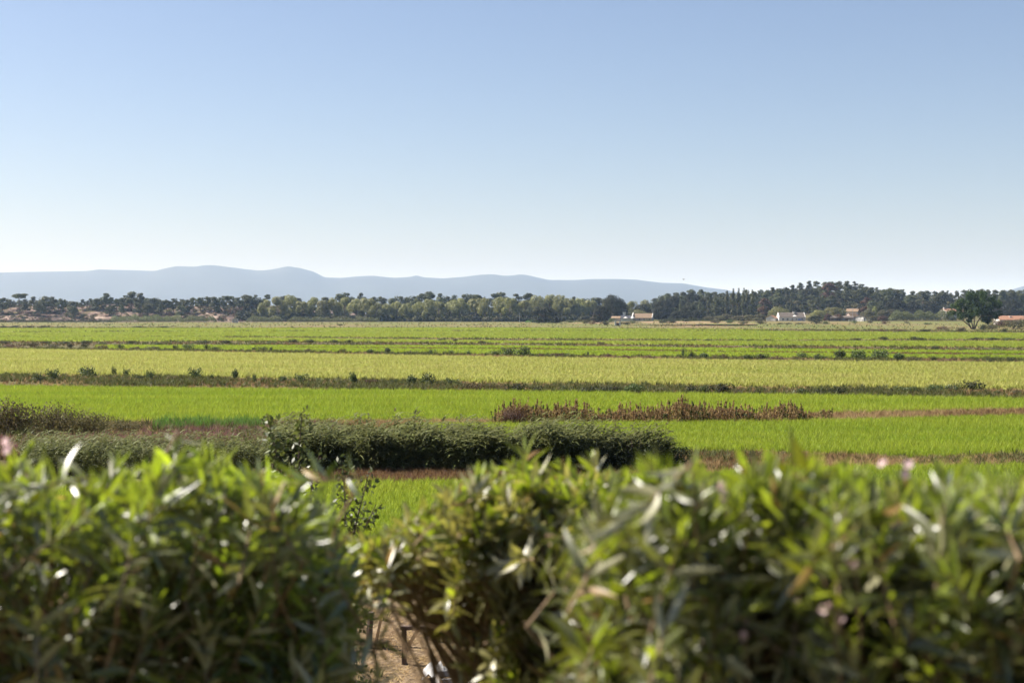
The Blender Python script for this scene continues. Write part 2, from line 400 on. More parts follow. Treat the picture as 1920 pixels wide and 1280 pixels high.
for q in prof:
    w = (1 - abs(q)) ** 0.8
    spur = 1 + (0.05 * np.sin(hx * 0.021 + q * 3) + 0.03 * np.sin(hx * 0.047 + 2 * q)) * (1 - w)
    ks = 1 + 2 * int(70 * abs(q)); ker = np.hanning(ks + 2)[1:-1]; ker /= ker.sum()      # lower slopes follow the ridge less and less
    rz_ = np.convolve(np.pad(ridge[:, 2], ks // 2, mode='edge'), ker, 'valid')
    zz = -4 + (rz_ + 4) * w * spur
    rows.append(np.stack([ridge[:, 0] * (1 + q * 0.12), ridge[:, 1] + q * 1900, zz], -1))
V = np.concatenate(rows); n = len(hx)
i = np.arange(len(prof) - 1)[:, None] * n + np.arange(n - 1)[None, :]
Fc = np.stack([i, i + 1, i + 1 + n, i + n], -1).reshape(-1, 4)
tag(obj('hills', mesh_np('hills', V, Fc, M['hill'], smooth=True)), kind='structure')

# ------------------------------------------------------------------ leaf and tuft builders
def unit(v): return v / np.maximum(np.linalg.norm(v, axis=-1, keepdims=True), 1e-9)

def leaves(P, L, W, rng, bias=(0, 0, 0.0), spread=1.0, out=None):
    """one rhombic leaf per point, random direction mixed with a bias; with out the leaves face outwards from there"""
    n = len(P)
    d = unit(rng.normal(size=(n, 3)) * spread + np.asarray(bias))
    if out is None:
        s = unit(np.cross(d, rng.normal(size=(n, 3))))
    else:
        nn = unit(unit(P - np.asarray(out)) + rng.normal(0, 0.38, (n, 3)))
        d = unit(d - nn * np.sum(d * nn, axis=1, keepdims=True))
        s = np.cross(d, nn)
    l = (L * rng.uniform(0.7, 1.3, n))[:, None]; w = (W * rng.uniform(0.7, 1.3, n))[:, None]
    a = P - d * l / 2; b = P + s * w / 2 - d * l * 0.05; c = P + d * l / 2; e = P - s * w / 2 - d * l * 0.05
    V = np.stack([a, b, c, e], 1).reshape(-1, 3)
    return V, np.arange(4 * n).reshape(n, 4)

def ellipsoid_pts(c, r, n, rng, shell=0.45, zmin=-1.0):
    d = unit(rng.normal(size=(n * 2, 3)))
    d = d[d[:, 2] > zmin][:n]
    q = (shell + (1 - shell) * rng.random(len(d)) ** 0.6)[:, None]
    return np.asarray(c) + d * q * np.asarray(r)

def blades(n, h, w, spread, lean, rng, droop=0.35, segs=2, base_r=0.05):
    """a tuft of tapering grass blades, quads then a narrow tip"""
    V, Fc = [], []
    for _ in range(n):
        az = rng.uniform(0, 2 * math.pi); out = np.array([math.cos(az), math.sin(az), 0])
        b = out * base_r * rng.random() + 0
        hh = h * rng.uniform(0.65, 1.15); sp = spread * rng.uniform(0.3, 1.0) * hh
        side = np.array([-out[1], out[0], 0]) if rng.random() < 0.5 else unit(rng.normal(size=3) * [1, 1, 0])
        k = len(V)
        for s in range(segs + 1):
            t = s / segs
            p = b + out * sp * t ** 1.5 + np.array([0, 0, hh * (t - droop * t ** 3)]) + np.asarray(lean) * hh * t ** 1.7
            ww = w * (1 - t) ** 0.6 * 0.5 + w * 0.04
            V += [p - side * ww, p + side * ww]
        for s in range(segs):
            Fc.append((k + 2*s, k + 2*s + 1, k + 2*s + 3, k + 2*s + 2))
    return np.array(V), np.array(Fc)

def proto(name, V, Fc, mat):
    return bpy.data.objects.new(name, mesh_np(name, V, Fc, mat))


def scatter(name, P, protos, smin, smax, label, cat, seed=0, tilt=0.06, rz=None, parent=None, zs=None):
    """stuff: instances of small prototypes on given points"""
    rng = np.random.default_rng(seed)
    n = len(P)
    me = bpy.data.meshes.new(name); me.vertices.add(n); me.vertices.foreach_set('co', np.asarray(P, dtype=np.float32).ravel())
    rot = np.stack([rng.normal(0, tilt, n), rng.normal(0, tilt, n), rng.uniform(0, 6.283, n) if rz is None else rng.normal(rz, 0.6, n)], -1)
    a = me.attributes.new('rot', 'FLOAT_VECTOR', 'POINT'); a.data.foreach_set('vector', rot.astype(np.float32).ravel())
    s = rng.uniform(smin, smax, n)
    scl = np.stack([s, s, s * (rng.uniform(0.8, 1.2, n) if zs is None else zs)], -1)
    a = me.attributes.new('scl', 'FLOAT_VECTOR', 'POINT'); a.data.foreach_set('vector', scl.astype(np.float32).ravel())
    a = me.attributes.new('idx', 'INT', 'POINT'); a.data.foreach_set('value', rng.integers(0, len(protos), n).astype(np.int32))
    me.update()
    o = obj(name, me, parent)
    g = bpy.data.node_groups.new(name + '_scatter', 'GeometryNodeTree')
    g.interface.new_socket('Geometry', in_out='INPUT', socket_type='NodeSocketGeometry')
    g.interface.new_socket('Geometry', in_out='OUTPUT', socket_type='NodeSocketGeometry')
    N = g.nodes.new; L = g.links.new
    gi, go = N('NodeGroupInput'), N('NodeGroupOutput')
    ip = N('GeometryNodeInstanceOnPoints'); ip.inputs['Pick Instance'].default_value = True
    jn = N('GeometryNodeJoinGeometry')
    for pr in protos:
        i_ = N('GeometryNodeObjectInfo'); i_.inputs['Object'].default_value = pr; i_.inputs['As Instance'].default_value = True
        L(i_.outputs['Geometry'], jn.inputs[0])
    def attr(nm, typ):
        q = N('GeometryNodeInputNamedAttribute'); q.data_type = typ; q.inputs['Name'].default_value = nm; return q.outputs[0]
    er = N('FunctionNodeEulerToRotation')
    L(attr('rot', 'FLOAT_VECTOR'), er.inputs[0]); L(er.outputs[0], ip.inputs['Rotation'])
    L(attr('scl', 'FLOAT_VECTOR'), ip.inputs['Scale']); L(attr('idx', 'INT'), ip.inputs['Instance Index'])
    L(gi.outputs[0], ip.inputs['Points']); L(jn.outputs[0], ip.inputs['Instance']); L(ip.outputs[0], go.inputs[0])
    md = o.modifiers.new('scatter', 'NODES'); md.node_group = g
    return tag(o, label, cat, kind='stuff')

rng = np.random.default_rng(11)
TUFT = {}
for key, mat, n_, h_, w_, sp_ in [('rice', 'rice', 16, 0.5, 0.022, 0.35), ('rice_olive', 'rice_olive', 12, 0.6, 0.05, 0.4), ('rice_pale', 'rice_pale', 16, 0.55, 0.035, 0.45),
                                  ('dry_grass', 'dry_grass', 18, 0.45, 0.018, 0.5), ('red_grass', 'red_grass', 18, 0.45, 0.018, 0.4), ('weed', 'weed', 18, 0.5, 0.04, 0.6),
                                  ('purple_weed', 'purple_weed', 20, 0.8, 0.025, 0.25), ('green_reed', 'green_reed', 10, 1.0, 0.04, 0.2)]:
    TUFT[key] = [proto(f'{key}_tuft', *blades(n_, h_, w_, sp_, (0.12, -0.03, 0) if 'rice' in key else (0.08, 0, 0), rng, droop=0.25, base_r=0.12), M[mat]) for _ in range(4)]
# broader tufts for fields far away
for key, mat in [('rice_far', 'rice'), ('rice_olive_far', 'rice_olive')]:
    TUFT[key] = [proto(f'{key}_tuft', *blades(22, 0.55, 0.11, 0.5, (0.1, 0, 0), rng, droop=0.25, base_r=0.7), M[mat]) for _ in range(3)]

def band_points(xs_, top, bot, n, rng, z=0.0, dens_pow=1.0):
    """random ground points in a band given by its top and bottom edge in the photograph, even over the ground"""
    pts = []
    m = 0
    while m < n:
        k = max(2000, n)
        px = rng.uniform(xs_[0], xs_[-1], k)
        yt, yb = np.interp(px, xs_, top), np.interp(px, xs_, bot)
        dt, db = 1 / np.maximum(yt - 587, 1), 1 / np.maximum(yb - 587, 1)
        ok = yb > yt + 0.05
        d = db + (dt - db) * rng.random(k)              # even in depth
        py = 587 + 1 / d
        wgt = (dt - db) * d                              # strip length times its width
        keep = ok & (rng.random(k) < wgt / max(wgt.max(), 1e-9))
        for a, b in zip(px[keep], py[keep]):
            pts.append(on_ground(a, b, z)); m += 1
            if m >= n: break
    P = np.array(pts); P[:, 2] = z + H(P[:, 0], P[:, 1])
    return P

def band_sheet(name, xs_, top, bot, mat, z, label=None):
    px = np.arange(xs_[0], xs_[-1] + 1, 40.0)
    a = np.array([on_ground(q, np.interp(q, xs_, bot)) for q in px])
    b = np.array([on_ground(q, np.interp(q, xs_, top)) for q in px])
    nr = 13; n = len(px)
    V = np.concatenate([a + (b - a) * t for t in np.linspace(0, 1, nr)])
    V[:, 2] = H(V[:, 0], V[:, 1]) + np.where(V[:, 1] > 600, 0.07, z)
    i = np.arange(nr - 1)[:, None] * n + np.arange(n - 1)[None, :]
    Fc = np.stack([i, i + 1, i + 1 + n, i + n], -1).reshape(-1, 4)
    return tag(obj(name, mesh_np(name, V, Fc, mat)), kind='structure')

# ------------------------------------------------------------------ rice fields
FX = [-400, 0, 480, 960, 1440, 1920, 2320]
FIELDS = [
    # name, xs, top, bottom, floor, tuft, count, scale, label
    ('pasture', FX, [604.5, 604.5, 604, 604.3, 605, 606, 606], [613.5, 613.5, 614.5, 614.5, 617, 621, 622], 'pasture', None, 0, 0, None),
    ('rice_field', [-400, 0, 480, 960, 1440], [616, 616, 615.5, 615, 618], [622, 622, 620.5, 620, 620], 'rice_floor_olive', 'rice_olive_far', 9000, 0.8, 'distant green rice growing in the farthest strip of field'),
    ('rice_field', [-400, 0, 370, 420, 480, 960, 1440, 1920, 2320], [624, 624, 622.5, 622.3, 622, 621.5, 621.5, 625, 627], [640.5, 640.5, 639.5, 632, 631, 634, 637.5, 635, 635], 'rice_floor_olive', 'rice_olive_far', 22000, 0.8, 'yellowish green rice of the wide far field below the trees'),
    ('rice_field', [380, 480, 960, 1440, 1920, 2320], [634, 634, 640, 640.5, 640.5, 641], [638.5, 639.5, 643.5, 648, 651, 653], 'rice_floor_olive', 'rice_olive_far', 8000, 0.7, 'thin yellow green strip of rice widening to the right'),
    ('rice_field', [180, 480, 960, 1440, 1920, 2320], [648, 648.5, 649, 655, 659.5, 662], [650.5, 651.8, 653, 660, 663.5, 667], 'rice_floor', 'rice_far', 7000, 0.6, 'upper of two thin vivid green rice strips'),
    ('rice_field', [180, 480, 960, 1440, 1920, 2320], [651, 652.5, 656, 662.5, 667.5, 670], [653, 658.5, 665, 670.5, 673.5, 677], 'rice_floor', 'rice_far', 8000, 0.55, 'lower of two thin vivid green rice strips'),
    ('rice_field', FX, [652, 657, 665, 673, 680, 684, 687], [699, 703, 710, 719, 727, 731, 735], 'rice_floor_pale', 'rice_pale', 60000, 1.0, 'pale straw green ripening rice filling the broad middle field'),
    ('rice_field', FX, [726, 729.5, 735, 740, 746, 754, 760], [803, 801, 797, 794, 783.5, 772, 765], 'rice_floor', 'rice', 46000, 1.0, 'bright lime green rice behind the reed bed and rusty stalks'),
    ('rice_field', [760, 960, 1440, 1600, 1730, 1920, 2320], [804, 803, 799, 795, 792, 787.5, 780], [846, 850, 853, 859, 864, 857, 850], 'rice_floor', 'rice', 30000, 0.95, 'bright green rice right of the dark reed bed'),
    ('rice_field', [-400, 500, 900, 1250, 1440, 1600, 1920, 2320], [917, 917, 915, 905, 891, 887, 882, 878], [1045, 1045, 1045, 1045, 1040, 1040, 1040, 1040], 'rice_floor', 'rice', 40000, 0.9, 'nearest bright green rice seen through the gap in the hedge'),
]
for k, (nm, fx, top, bot, fl, tf, cnt, scl, lab) in enumerate(FIELDS):
    band_sheet(nm, fx, top, bot, M[fl], 0.012 + 0.0)
    if tf:
        P = band_points(fx, top, bot, cnt, np.random.default_rng(100 + k), 0.0)
        far = 'far' in tf
        scatter('rice_plants', P, TUFT[tf], scl * 0.85, scl * 1.1, lab, 'rice', seed=k)

# brown pasture and bare earth in front of the houses
band_sheet('bare_earth', [1060, 1200, 1300, 1380, 1440], [606, 605.5, 606, 606.5, 608], [607.5, 609.5, 612, 612, 610], M['bare_earth'], 0.02)
band_sheet('ditch_water', [336, 345, 356], [619.5, 617.5, 618.5], [620.5, 621.5, 622], M['water'], 0.03)

# ------------------------------------------------------------------ grass and weeds on the dikes
def mix_scatter(nm, fx, top, bot, comp, seed, where):
    for j, (key, cnt, s0, s1, words) in enumerate(comp):
        r = np.random.default_rng(seed * 10 + j)
        P = band_points(fx, top, bot, int(cnt * 1.9), r)
        # patchy: keep points where a smooth field is high
        f = np.sin(P[:, 0] * 0.35 + j * 2.1 + seed) + np.sin(P[:, 0] * 0.11 + P[:, 1] * 0.3 + j) + r.normal(0, 0.8, len(P))
        P = P[np.argsort(-f)][:cnt]
        scatter(key if 'grass' in key else 'weeds', P, TUFT[key], s0, s1, f'{words} {where}', 'grass' if 'grass' in key else 'weeds', seed=seed * 7 + j, tilt=0.12)

mix_scatter('e', FX, [700, 704, 711, 720, 728, 732, 735], [726, 729, 734.5, 739.5, 745.5, 753.5, 759],
            [('dry_grass', 4200, 0.45, 0.85, 'tan dry grass'), ('red_grass', 3800, 0.45, 0.85, 'russet dry grass'), ('weed', 6500, 0.4, 1.15, 'dull green weeds')], 1, 'on the dike below the pale field')
mix_scatter('c', FX, [648, 653, 659, 666, 672, 674, 678], [652, 657, 664.7, 672.7, 679.7, 683.7, 687],
            [('dry_grass', 3500, 0.5, 0.95, 'tan dry grass'), ('red_grass', 4000, 0.5, 0.95, 'russet dry grass'), ('weed', 4200, 0.5, 1.3, 'dull green weeds')], 2, 'on the dike above the pale field')
mix_scatter('b', FX, [640, 640, 640, 644, 648.5, 651.5, 653.5], [648, 648, 648, 648.8, 654.5, 659, 661.5],
            [('red_grass', 3200, 0.6, 1.1, 'russet dry grass'), ('weed', 2400, 0.6, 1.1, 'dull green weeds')], 3, 'on the dike beyond the vivid green strips')
mix_scatter('b2', FX, [631, 631, 631.5, 634.5, 638, 635.5, 635.5], [633, 633, 633.5, 639.5, 640, 640, 640.5],
            [('weed', 2400, 0.6, 1.1, 'dull green weeds'), ('dry_grass', 1500, 0.6, 1.1, 'tan dry grass')], 4, 'along the far yellow green field')
mix_scatter('a', FX, [613.5, 613.5, 614.5, 614.5, 617, 620, 622], [616, 616, 615.5, 615.5, 621, 624.5, 626.5],
            [('weed', 2600, 0.7, 1.4, 'dull green weeds'), ('red_grass', 2400, 0.7, 1.2, 'russet dry grass')], 5, 'at the edge of the far pasture')
mix_scatter('a2', FX, [622, 622, 620.5, 620, 620, 624, 626], [624, 624, 622, 621.5, 621.5, 625, 627],
            [('weed', 1500, 0.6, 1.2, 'dull green weeds')], 6, 'between the two farthest rice fields')
mix_scatter('b3', [480, 960, 1440, 1920, 2320], [652, 653, 660, 663.5, 667], [652.4, 656, 662.4, 667.4, 670],
            [('red_grass', 3000, 0.5, 0.8, 'russet dry grass')], 7, 'between the two thin vivid green strips')
mix_scatter('g', [-400, 0, 480, 960, 1440, 1540, 1920, 2320], [803, 801, 797, 794, 784, 780, 772, 765], [808, 806, 803.5, 803, 799, 797, 787.5, 780],
            [('dry_grass', 4200, 0.6, 1.1, 'tan dry grass'), ('red_grass', 2600, 0.6, 1.0, 'russet dry grass')], 8, 'on the bank beside the rusty stalks')
mix_scatter('h', [1180, 1290, 1440, 1600, 1730, 1920, 2320], [858, 854, 854, 860, 865, 858, 851], [905, 896, 890, 886, 885, 881, 877],
            [('dry_grass', 2600, 0.5, 0.9, 'tan dry grass'), ('red_grass', 2200, 0.5, 0.9, 'russet dry grass'), ('weed', 1400, 0.4, 0.9, 'dull green weeds')], 9, 'on the near bank right of the reed bed')
mix_scatter('i', [300, 600, 900, 1180, 1280], [890, 890, 890, 885, 880], [918, 917, 915, 908, 903],
            [('red_grass', 4200, 0.55, 0.95, 'russet dry grass'), ('purple_weed', 300, 0.4, 0.6, 'purple brown weeds')], 10, 'at the foot of the reed bed')
mix_scatter('p', FX, [606, 606, 605, 606, 607, 608, 608], [613.5, 613.5, 614.5, 614.5, 617, 621, 622],
            [('dry_grass', 2500, 1.0, 1.8, 'tan dry grass'), ('weed', 1500, 1.0, 1.8, 'dull green weeds')], 11, 'on the far pasture before the trees')
# weeds left of the reed bed
mix_scatter('l', [-200, 0, 200, 480, 640], [798, 800, 803, 805, 806], [862, 862, 862, 858, 850],
            [('purple_weed', 5200, 0.45, 0.85, 'purple brown weeds'), ('dry_grass', 1500, 0.8, 1.2, 'tan dry grass'), ('weed', 1500, 0.8, 1.4, 'dull green weeds')], 12, 'left of the reed bed')
P = band_points([290, 380, 500], [803, 801, 803], [815, 815, 813], 900, np.random.default_rng(77))
scatter('green_reeds', P, TUFT['green_reed'], 0.55, 0.85, 'small patch of fresh green reeds behind the purple weeds', 'reeds', 78)

# ------------------------------------------------------------------ reed bed
def reed_proto(rng, h=1.6, nl=11, lean=(0.22, -0.05), mat='reed'):
    V, Fc = [], []
    def ribbon(pts, w, side):
        k = len(V); m_ = len(pts)
        for q, p_ in enumerate(pts):
            t = q / (m_ - 1); ww = w * (0.5 * (1 - t) ** 0.7 + 0.03)
            V.append(p_ - side * ww); V.append(p_ + side * ww)
        for q in range(m_ - 1): Fc.append((k+2*q, k+2*q+1, k+2*q+3, k+2*q+2))
    top = np.array([lean[0] * h * 0.6, lean[1] * h * 0.6, h])
    def stem_pt(t): return np.array([top[0] * t ** 2, top[1] * t ** 2, h * t])
    ribbon([stem_pt(t) for t in (0, 0.35, 0.7, 1.0)], 0.025, np.array([1.0, 0, 0]))
    ribbon([stem_pt(t) for t in (0, 0.35, 0.7, 1.0)], 0.025, np.array([0, 1.0, 0]))
    for q in range(nl):
        t = 0.2 + 0.8 * (q + rng.random()) / nl
        az = rng.normal(0, 0.9)                          # mostly blown to the right
        if rng.random() < 0.25: az += math.pi
        o_ = np.array([math.cos(az), math.sin(az), 0]); L_ = rng.uniform(0.35, 0.65)
        b = stem_pt(t); up = rng.uniform(0.5, 0.9)
        pts = [b + o_ * L_ * s + np.array([0, 0, L_ * (up * s - 0.75 * s * s)]) for s in (0, 0.33, 0.66, 1.0)]
        ribbon(pts, rng.uniform(0.055, 0.085), np.array([-o_[1], o_[0], rng.normal(0, 0.3)]))
    return np.array(V), np.array(Fc)
rng = np.random.default_rng(21)
REED = [proto('reed_culm', *reed_proto(rng), M['reed']) for _ in range(6)]
P1 = band_points([500, 560, 640, 700, 780, 850, 930, 950, 965, 1040, 1100, 1250], [868, 862, 870, 865, 872, 866, 870, 886, 872, 866, 872, 874], [893, 895, 892, 894, 891, 894, 892, 894, 892, 893, 890, 886], 3200, rng)
P2 = band_points([40, 300, 500], [862, 866, 868], [897, 896, 893], 1500, rng)
scatter('reed_bed', P1, REED, 0.8, 1.0, 'dense grey green reed bed leaning right across the near field', 'reeds', 22, tilt=0.08, rz=0.0, zs=0.88 + 0.05 * np.sin(P1[:, 0] * 1.3) + 0.07 * np.sin(P1[:, 0] * 3.1 + P1[:, 1]) + np.random.default_rng(3).normal(0, 0.1, len(P1)) + np.where(np.random.default_rng(4).random(len(P1)) < 0.08, 0.28, 0) - 0.2 * sm(1130, 1260, np.array([px_of(p_) for p_ in P1])))
scatter('reed_bed', P2, REED, 0.45, 0.72, 'lower reeds at the left behind the oleander hedge', 'reeds', 23, tilt=0.1, rz=0.0)

# rusty dry stalks (dock, dead reeds)
def stalk_proto(rng, h):
    V, Fc = blades(3, h * 0.75, 0.035, 0.4, (0, 0, 0), rng, base_r=0.05)
    P_ = np.zeros((26, 3)); t = rng.random(26) ** 0.7
    P_[:, 2] = h * (0.35 + 0.65 * t); P_[:, :2] = rng.normal(0, 0.035, (26, 2)) * (1.3 - t[:, None])
    v2, f2 = leaves(P_, 0.14, 0.05, rng, bias=(0, 0, 1.6))
    st = np.array([[-0.008, 0, 0], [0.008, 0, 0], [0.005, 0, h], [-0.005, 0, h], [0, -0.008, 0], [0, 0.008, 0], [0, 0.005, h], [0, -0.005, h]])
    V2 = np.concatenate([V, v2, st]); F2 = np.concatenate([Fc, f2 + len(V), np.array([[0, 1, 2, 3], [4, 5, 6, 7]]) + len(V) + len(v2)])
    return V2, F2
rng = np.random.default_rng(31)
STALK = [proto('dry_stalk', *stalk_proto(rng, 1.0), M['dry_reed']) for _ in range(6)] + [proto('green_stalk', *stalk_proto(rng, 0.85), M['weed']) for _ in range(2)]
P = band_points([925, 1000, 1200, 1440, 1560], [794, 793, 790, 787, 784], [802, 802, 801, 799.5, 796.5], 1500, rng)
f = 0.72 + 0.16 * np.sin(P[:, 0] * 0.9) + 0.12 * np.sin(P[:, 0] * 2.3 + 1) + np.where(rng.random(len(P)) < 0.12, 0.35, 0)
pxs = np.array([px_of(p_) for p_ in P])
f = f * np.where(pxs < 995, 1.12, 1.0) * (1 - 0.45 * sm(1470, 1540, pxs))
keep = rng.random(len(P)) > 0.7 * sm(1440, 1540, pxs); P = P[keep]; f = f[keep]
scatter('dry_stalks', P, STALK, 0.95, 1.05, 'long patch of rusty brown dry stalks between two bright green fields', 'stalks', 32, tilt=0.1, zs=f)

# ------------------------------------------------------------------ bushes
LABELLED = []       # (object, description, place, px)
def bush_mesh(name, rng, n, leaf, mat, flat=0.8, lobes=7, up=0.25):
    Vs, Fs, b = [], [], 0
    for q in range(lobes):
        a = rng.uniform(0, 6.283); r = rng.uniform(0.1, 0.62) if q else 0
        sz = rng.uniform(0.3, 0.5)
        c = np.array([r * math.cos(a), r * math.sin(a), flat * rng.uniform(0.25, 0.62) if q else flat * 0.45])
        P_ = ellipsoid_pts(c, (sz, sz, sz * flat), n // lobes, rng, 0.35)
        P_[:, 2] = np.abs(P_[:, 2])
        v, f_ = leaves(P_, leaf, leaf * 0.55, rng, bias=(0, 0, up), out=c if up < 1 else None)
        Vs.append(v); Fs.append(f_ + b); b += len(v)
    return mesh_np(name, np.concatenate(Vs), np.concatenate(Fs), mat)

def stem_mesh(name, rng, n, mat, h=0.7, r=0.012, spread=0.4):
    mb = MB()
    for _ in range(n):
        a = rng.uniform(0, 6.283); s = rng.uniform(0.1, spread)
        mb.tube([(0.05*math.cos(a), 0.05*math.sin(a), -0.05), (s*0.4*math.cos(a), s*0.4*math.sin(a), h*0.5), (s*math.cos(a), s*math.sin(a), h*rng.uniform(0.7, 1))], [r, r*0.7, r*0.35], 4)
    return mb.mesh(name, mat)

rng = np.random.default_rng(41)
BUSH = {}
for key in ('bush', 'bush_dark', 'bush_olive', 'bush_brown', 'bramble'):
    BUSH[key] = [(bush_mesh('bush_foliage', rng, 620, 0.11, M[key]), stem_mesh('bush_stems', rng, 7, M['bark'])) for _ in range(3)]
for key in ('bramble', 'bush_dark', 'bush_brown'):          # finer leaved for the near ones
    BUSH[key + '_near'] = [(bush_mesh('bush_foliage', rng, 3600, 0.05, M[key], lobes=11), stem_mesh('bush_stems', rng, 9, M['bark'])) for _ in range(2)]
BUSH['weedy'] = [(bush_mesh('bush_foliage', rng, 420, 0.15, M['bush'], flat=1.1, lobes=5, up=1.2), stem_mesh('bush_stems', rng, 9, M['bark'], h=1.1)) for _ in range(3)]

def place_bush(name, key, pos, size, desc, place, rng, group, height=None, cat='bush'):
    fo, st = BUSH[key][rng.integers(0, len(BUSH[key]))]
    o = empty(name, pos, rng.uniform(0, 6.28), (size, size, height or size * rng.uniform(0.75, 1.05)))
    obj('foliage', fo, o); obj('stems', st, o)
    tag(o, None, cat, group); LABELLED.append((o, desc, place, px_of(np.array(pos))))
    return o

# bushes on the dike between pale and bright field (photo x, base y, width px, height px, kind)
ROW_E = [(70, 716, 34, 16, 'weedy'), (97, 714, 26, 22, 'weedy'), (163, 708, 46, 20, 'weedy'), (213, 706, 10, 18, 'weedy'), (236, 709, 14, 18, 'weedy'), (264, 713, 20, 10, 'bush_dark'), (282, 714, 16, 20, 'weedy'), (322, 716, 28, 12, 'bramble'),
         (364, 712, 26, 22, 'weedy'), (396, 714, 14, 12, 'weedy'), (440, 713, 22, 20, 'weedy'), (477, 718, 12, 18, 'weedy'), (531, 718, 24, 14, 'weedy'), (562, 719, 28, 18, 'weedy'), (598, 719, 14, 10, 'weedy'), (664, 721, 26, 22, 'weedy'), (695, 722, 24, 12, 'bush_brown'),
         (741, 722, 14, 12, 'weedy'), (771, 724, 34, 20, 'weedy'), (803, 722, 34, 22, 'weedy'), (845, 723, 30, 14, 'weedy'), (890, 735, 44, 20, 'bramble'), (930, 735, 40, 18, 'bramble'), (972, 737, 46, 20, 'bush_dark'), (1003, 738, 30, 15, 'bush_dark'), (1055, 738, 44, 16, 'bush'),
         (1096, 741, 50, 18, 'bush_dark'), (1150, 740, 48, 19, 'bush_dark'), (1185, 738, 50, 20, 'bush'), (1240, 738, 30, 14, 'bush_olive'), (1292, 738, 30, 17, 'bush_dark'), (1322, 739, 24, 19, 'bush'), (1350, 740, 44, 23, 'bush_dark'), (1384, 741, 28, 12, 'bush_olive'),
         (1420, 742, 26, 12, 'bush_dark'), (1448, 741, 24, 9, 'bush'), (1505, 743, 40, 16, 'bush'), (1535, 742, 36, 14, 'bush_dark'), (1575, 742, 46, 19, 'bush_dark'), (1618, 740, 44, 13, 'bush_dark'), (1690, 737, 54, 14, 'bush'), (1745, 736, 44, 17, 'bush'), (1785, 734, 44, 17, 'bush'), (1822, 734, 46, 22, 'bush_dark'), (1870, 741, 26, 9, 'weedy'), (1905, 739, 34, 10, 'bush_olive')]
ROW_C = [(20, 652, 40, 8, 'bush_brown'), (60, 651, 34, 9, 'bramble'), (100, 652, 36, 8, 'bush_olive'), (133, 653, 14, 10, 'bush_dark'), (158, 653, 16, 11, 'bush_dark'), (190, 655, 24, 9, 'bush_brown'), (225, 654, 16, 9, 'bush_dark'), (255, 656, 18, 7, 'bush_brown'), (290, 656, 30, 8, 'bush_olive'), (330, 656, 12, 10, 'bush'), (357, 656, 26, 12, 'bush'),
         (388, 657, 12, 12, 'bush_dark'), (405, 657, 20, 8, 'bush_dark'), (474, 658, 14, 8, 'bush_dark'), (493, 659, 18, 10, 'bush_dark'), (509, 659, 10, 9, 'bush_dark'), (580, 661, 22, 8, 'bush_brown'), (643, 662, 16, 9, 'bramble'), (695, 664, 22, 9, 'weedy'), (727, 664, 20, 12, 'weedy'), (770, 665, 14, 8, 'bush_olive'), (808, 666, 16, 11, 'weedy'), (848, 665, 14, 9, 'bush'), (880, 666, 12, 11, 'bush'),
         (925, 666, 24, 11, 'bush'), (955, 668, 30, 17, 'weedy'), (985, 668, 40, 18, 'weedy'), (1015, 670, 24, 8, 'bush_brown'), (1045, 670, 24, 9, 'bush_brown'), (1102, 668, 6, 12, 'bush'), (1140, 670, 22, 8, 'bush_brown'), (1170, 673, 26, 8, 'bush_brown'), (1215, 674, 30, 8, 'bush_brown'), (1281, 672, 10, 20, 'weedy'), (1298, 672, 14, 14, 'bush_dark'), (1320, 673, 30, 11, 'weedy'), (1355, 675, 40, 12, 'bramble'), (1400, 676, 30, 11, 'weedy'), (1425, 676, 30, 14, 'bush_dark'),
         (1460, 677, 30, 11, 'bush_brown'), (1492, 678, 30, 11, 'bramble'), (1508, 673, 26, 13, 'bush'), (1535, 676, 24, 14, 'bush'), (1575, 674, 40, 17, 'weedy'), (1610, 674, 44, 18, 'weedy'), (1650, 674, 48, 19, 'weedy'), (1685, 676, 36, 14, 'weedy'), (1712, 678, 30, 10, 'bush_olive'), (1752, 679, 14, 12, 'bush_dark'), (1780, 681, 36, 10, 'bush_brown'), (1830, 682, 34, 9, 'bramble'), (1853, 681, 20, 11, 'bush_dark'), (1892, 681, 20, 12, 'bush_dark'), (1910, 683, 26, 8, 'bush_brown')]
ROW_B = [(12, 645, 26, 6, 'bush_dark'), (84, 645, 16, 6, 'bush_dark'), (120, 646, 24, 6, 'bush_dark'), (157, 645, 26, 7, 'bush_dark'), (190, 646, 26, 5, 'bush'), (248, 645, 20, 7, 'bush_dark'), (300, 647, 30, 5, 'bush'), (385, 645, 30, 7, 'bush_dark'), (427, 645, 24, 8, 'bush_dark'), (505, 644, 26, 5, 'bush'), (552, 643, 22, 8, 'bush_dark'), (583, 643, 24, 7, 'bush_dark'), (628, 643, 18, 7, 'bush_dark'), (655, 643, 12, 7, 'bush_dark'), (700, 644, 24, 4, 'bush_olive'),
         (832, 640, 24, 6, 'bush'), (852, 641, 16, 7, 'bush_olive'), (905, 644, 20, 6, 'bush_olive'), (1126, 646, 14, 6, 'bush_brown'), (1240, 640, 30, 5, 'bush'), (1300, 640, 20, 5, 'bush'), (1325, 640, 24, 5, 'bush'), (1392, 640, 24, 4, 'bush'), (1608, 639, 24, 6, 'bush_olive'), (1659, 638, 24, 8, 'bush_dark'), (1715, 638, 18, 8, 'bush_dark'), (1730, 639, 22, 7, 'bush_dark'), (1830, 638, 24, 6, 'bush_dark'), (1860, 638, 24, 6, 'bush_dark'), (1892, 638, 20, 6, 'bush'), (1754, 656, 16, 8, 'bush_dark'), (1810, 657, 26, 7, 'bush'), (1860, 658, 30, 7, 'bush')]
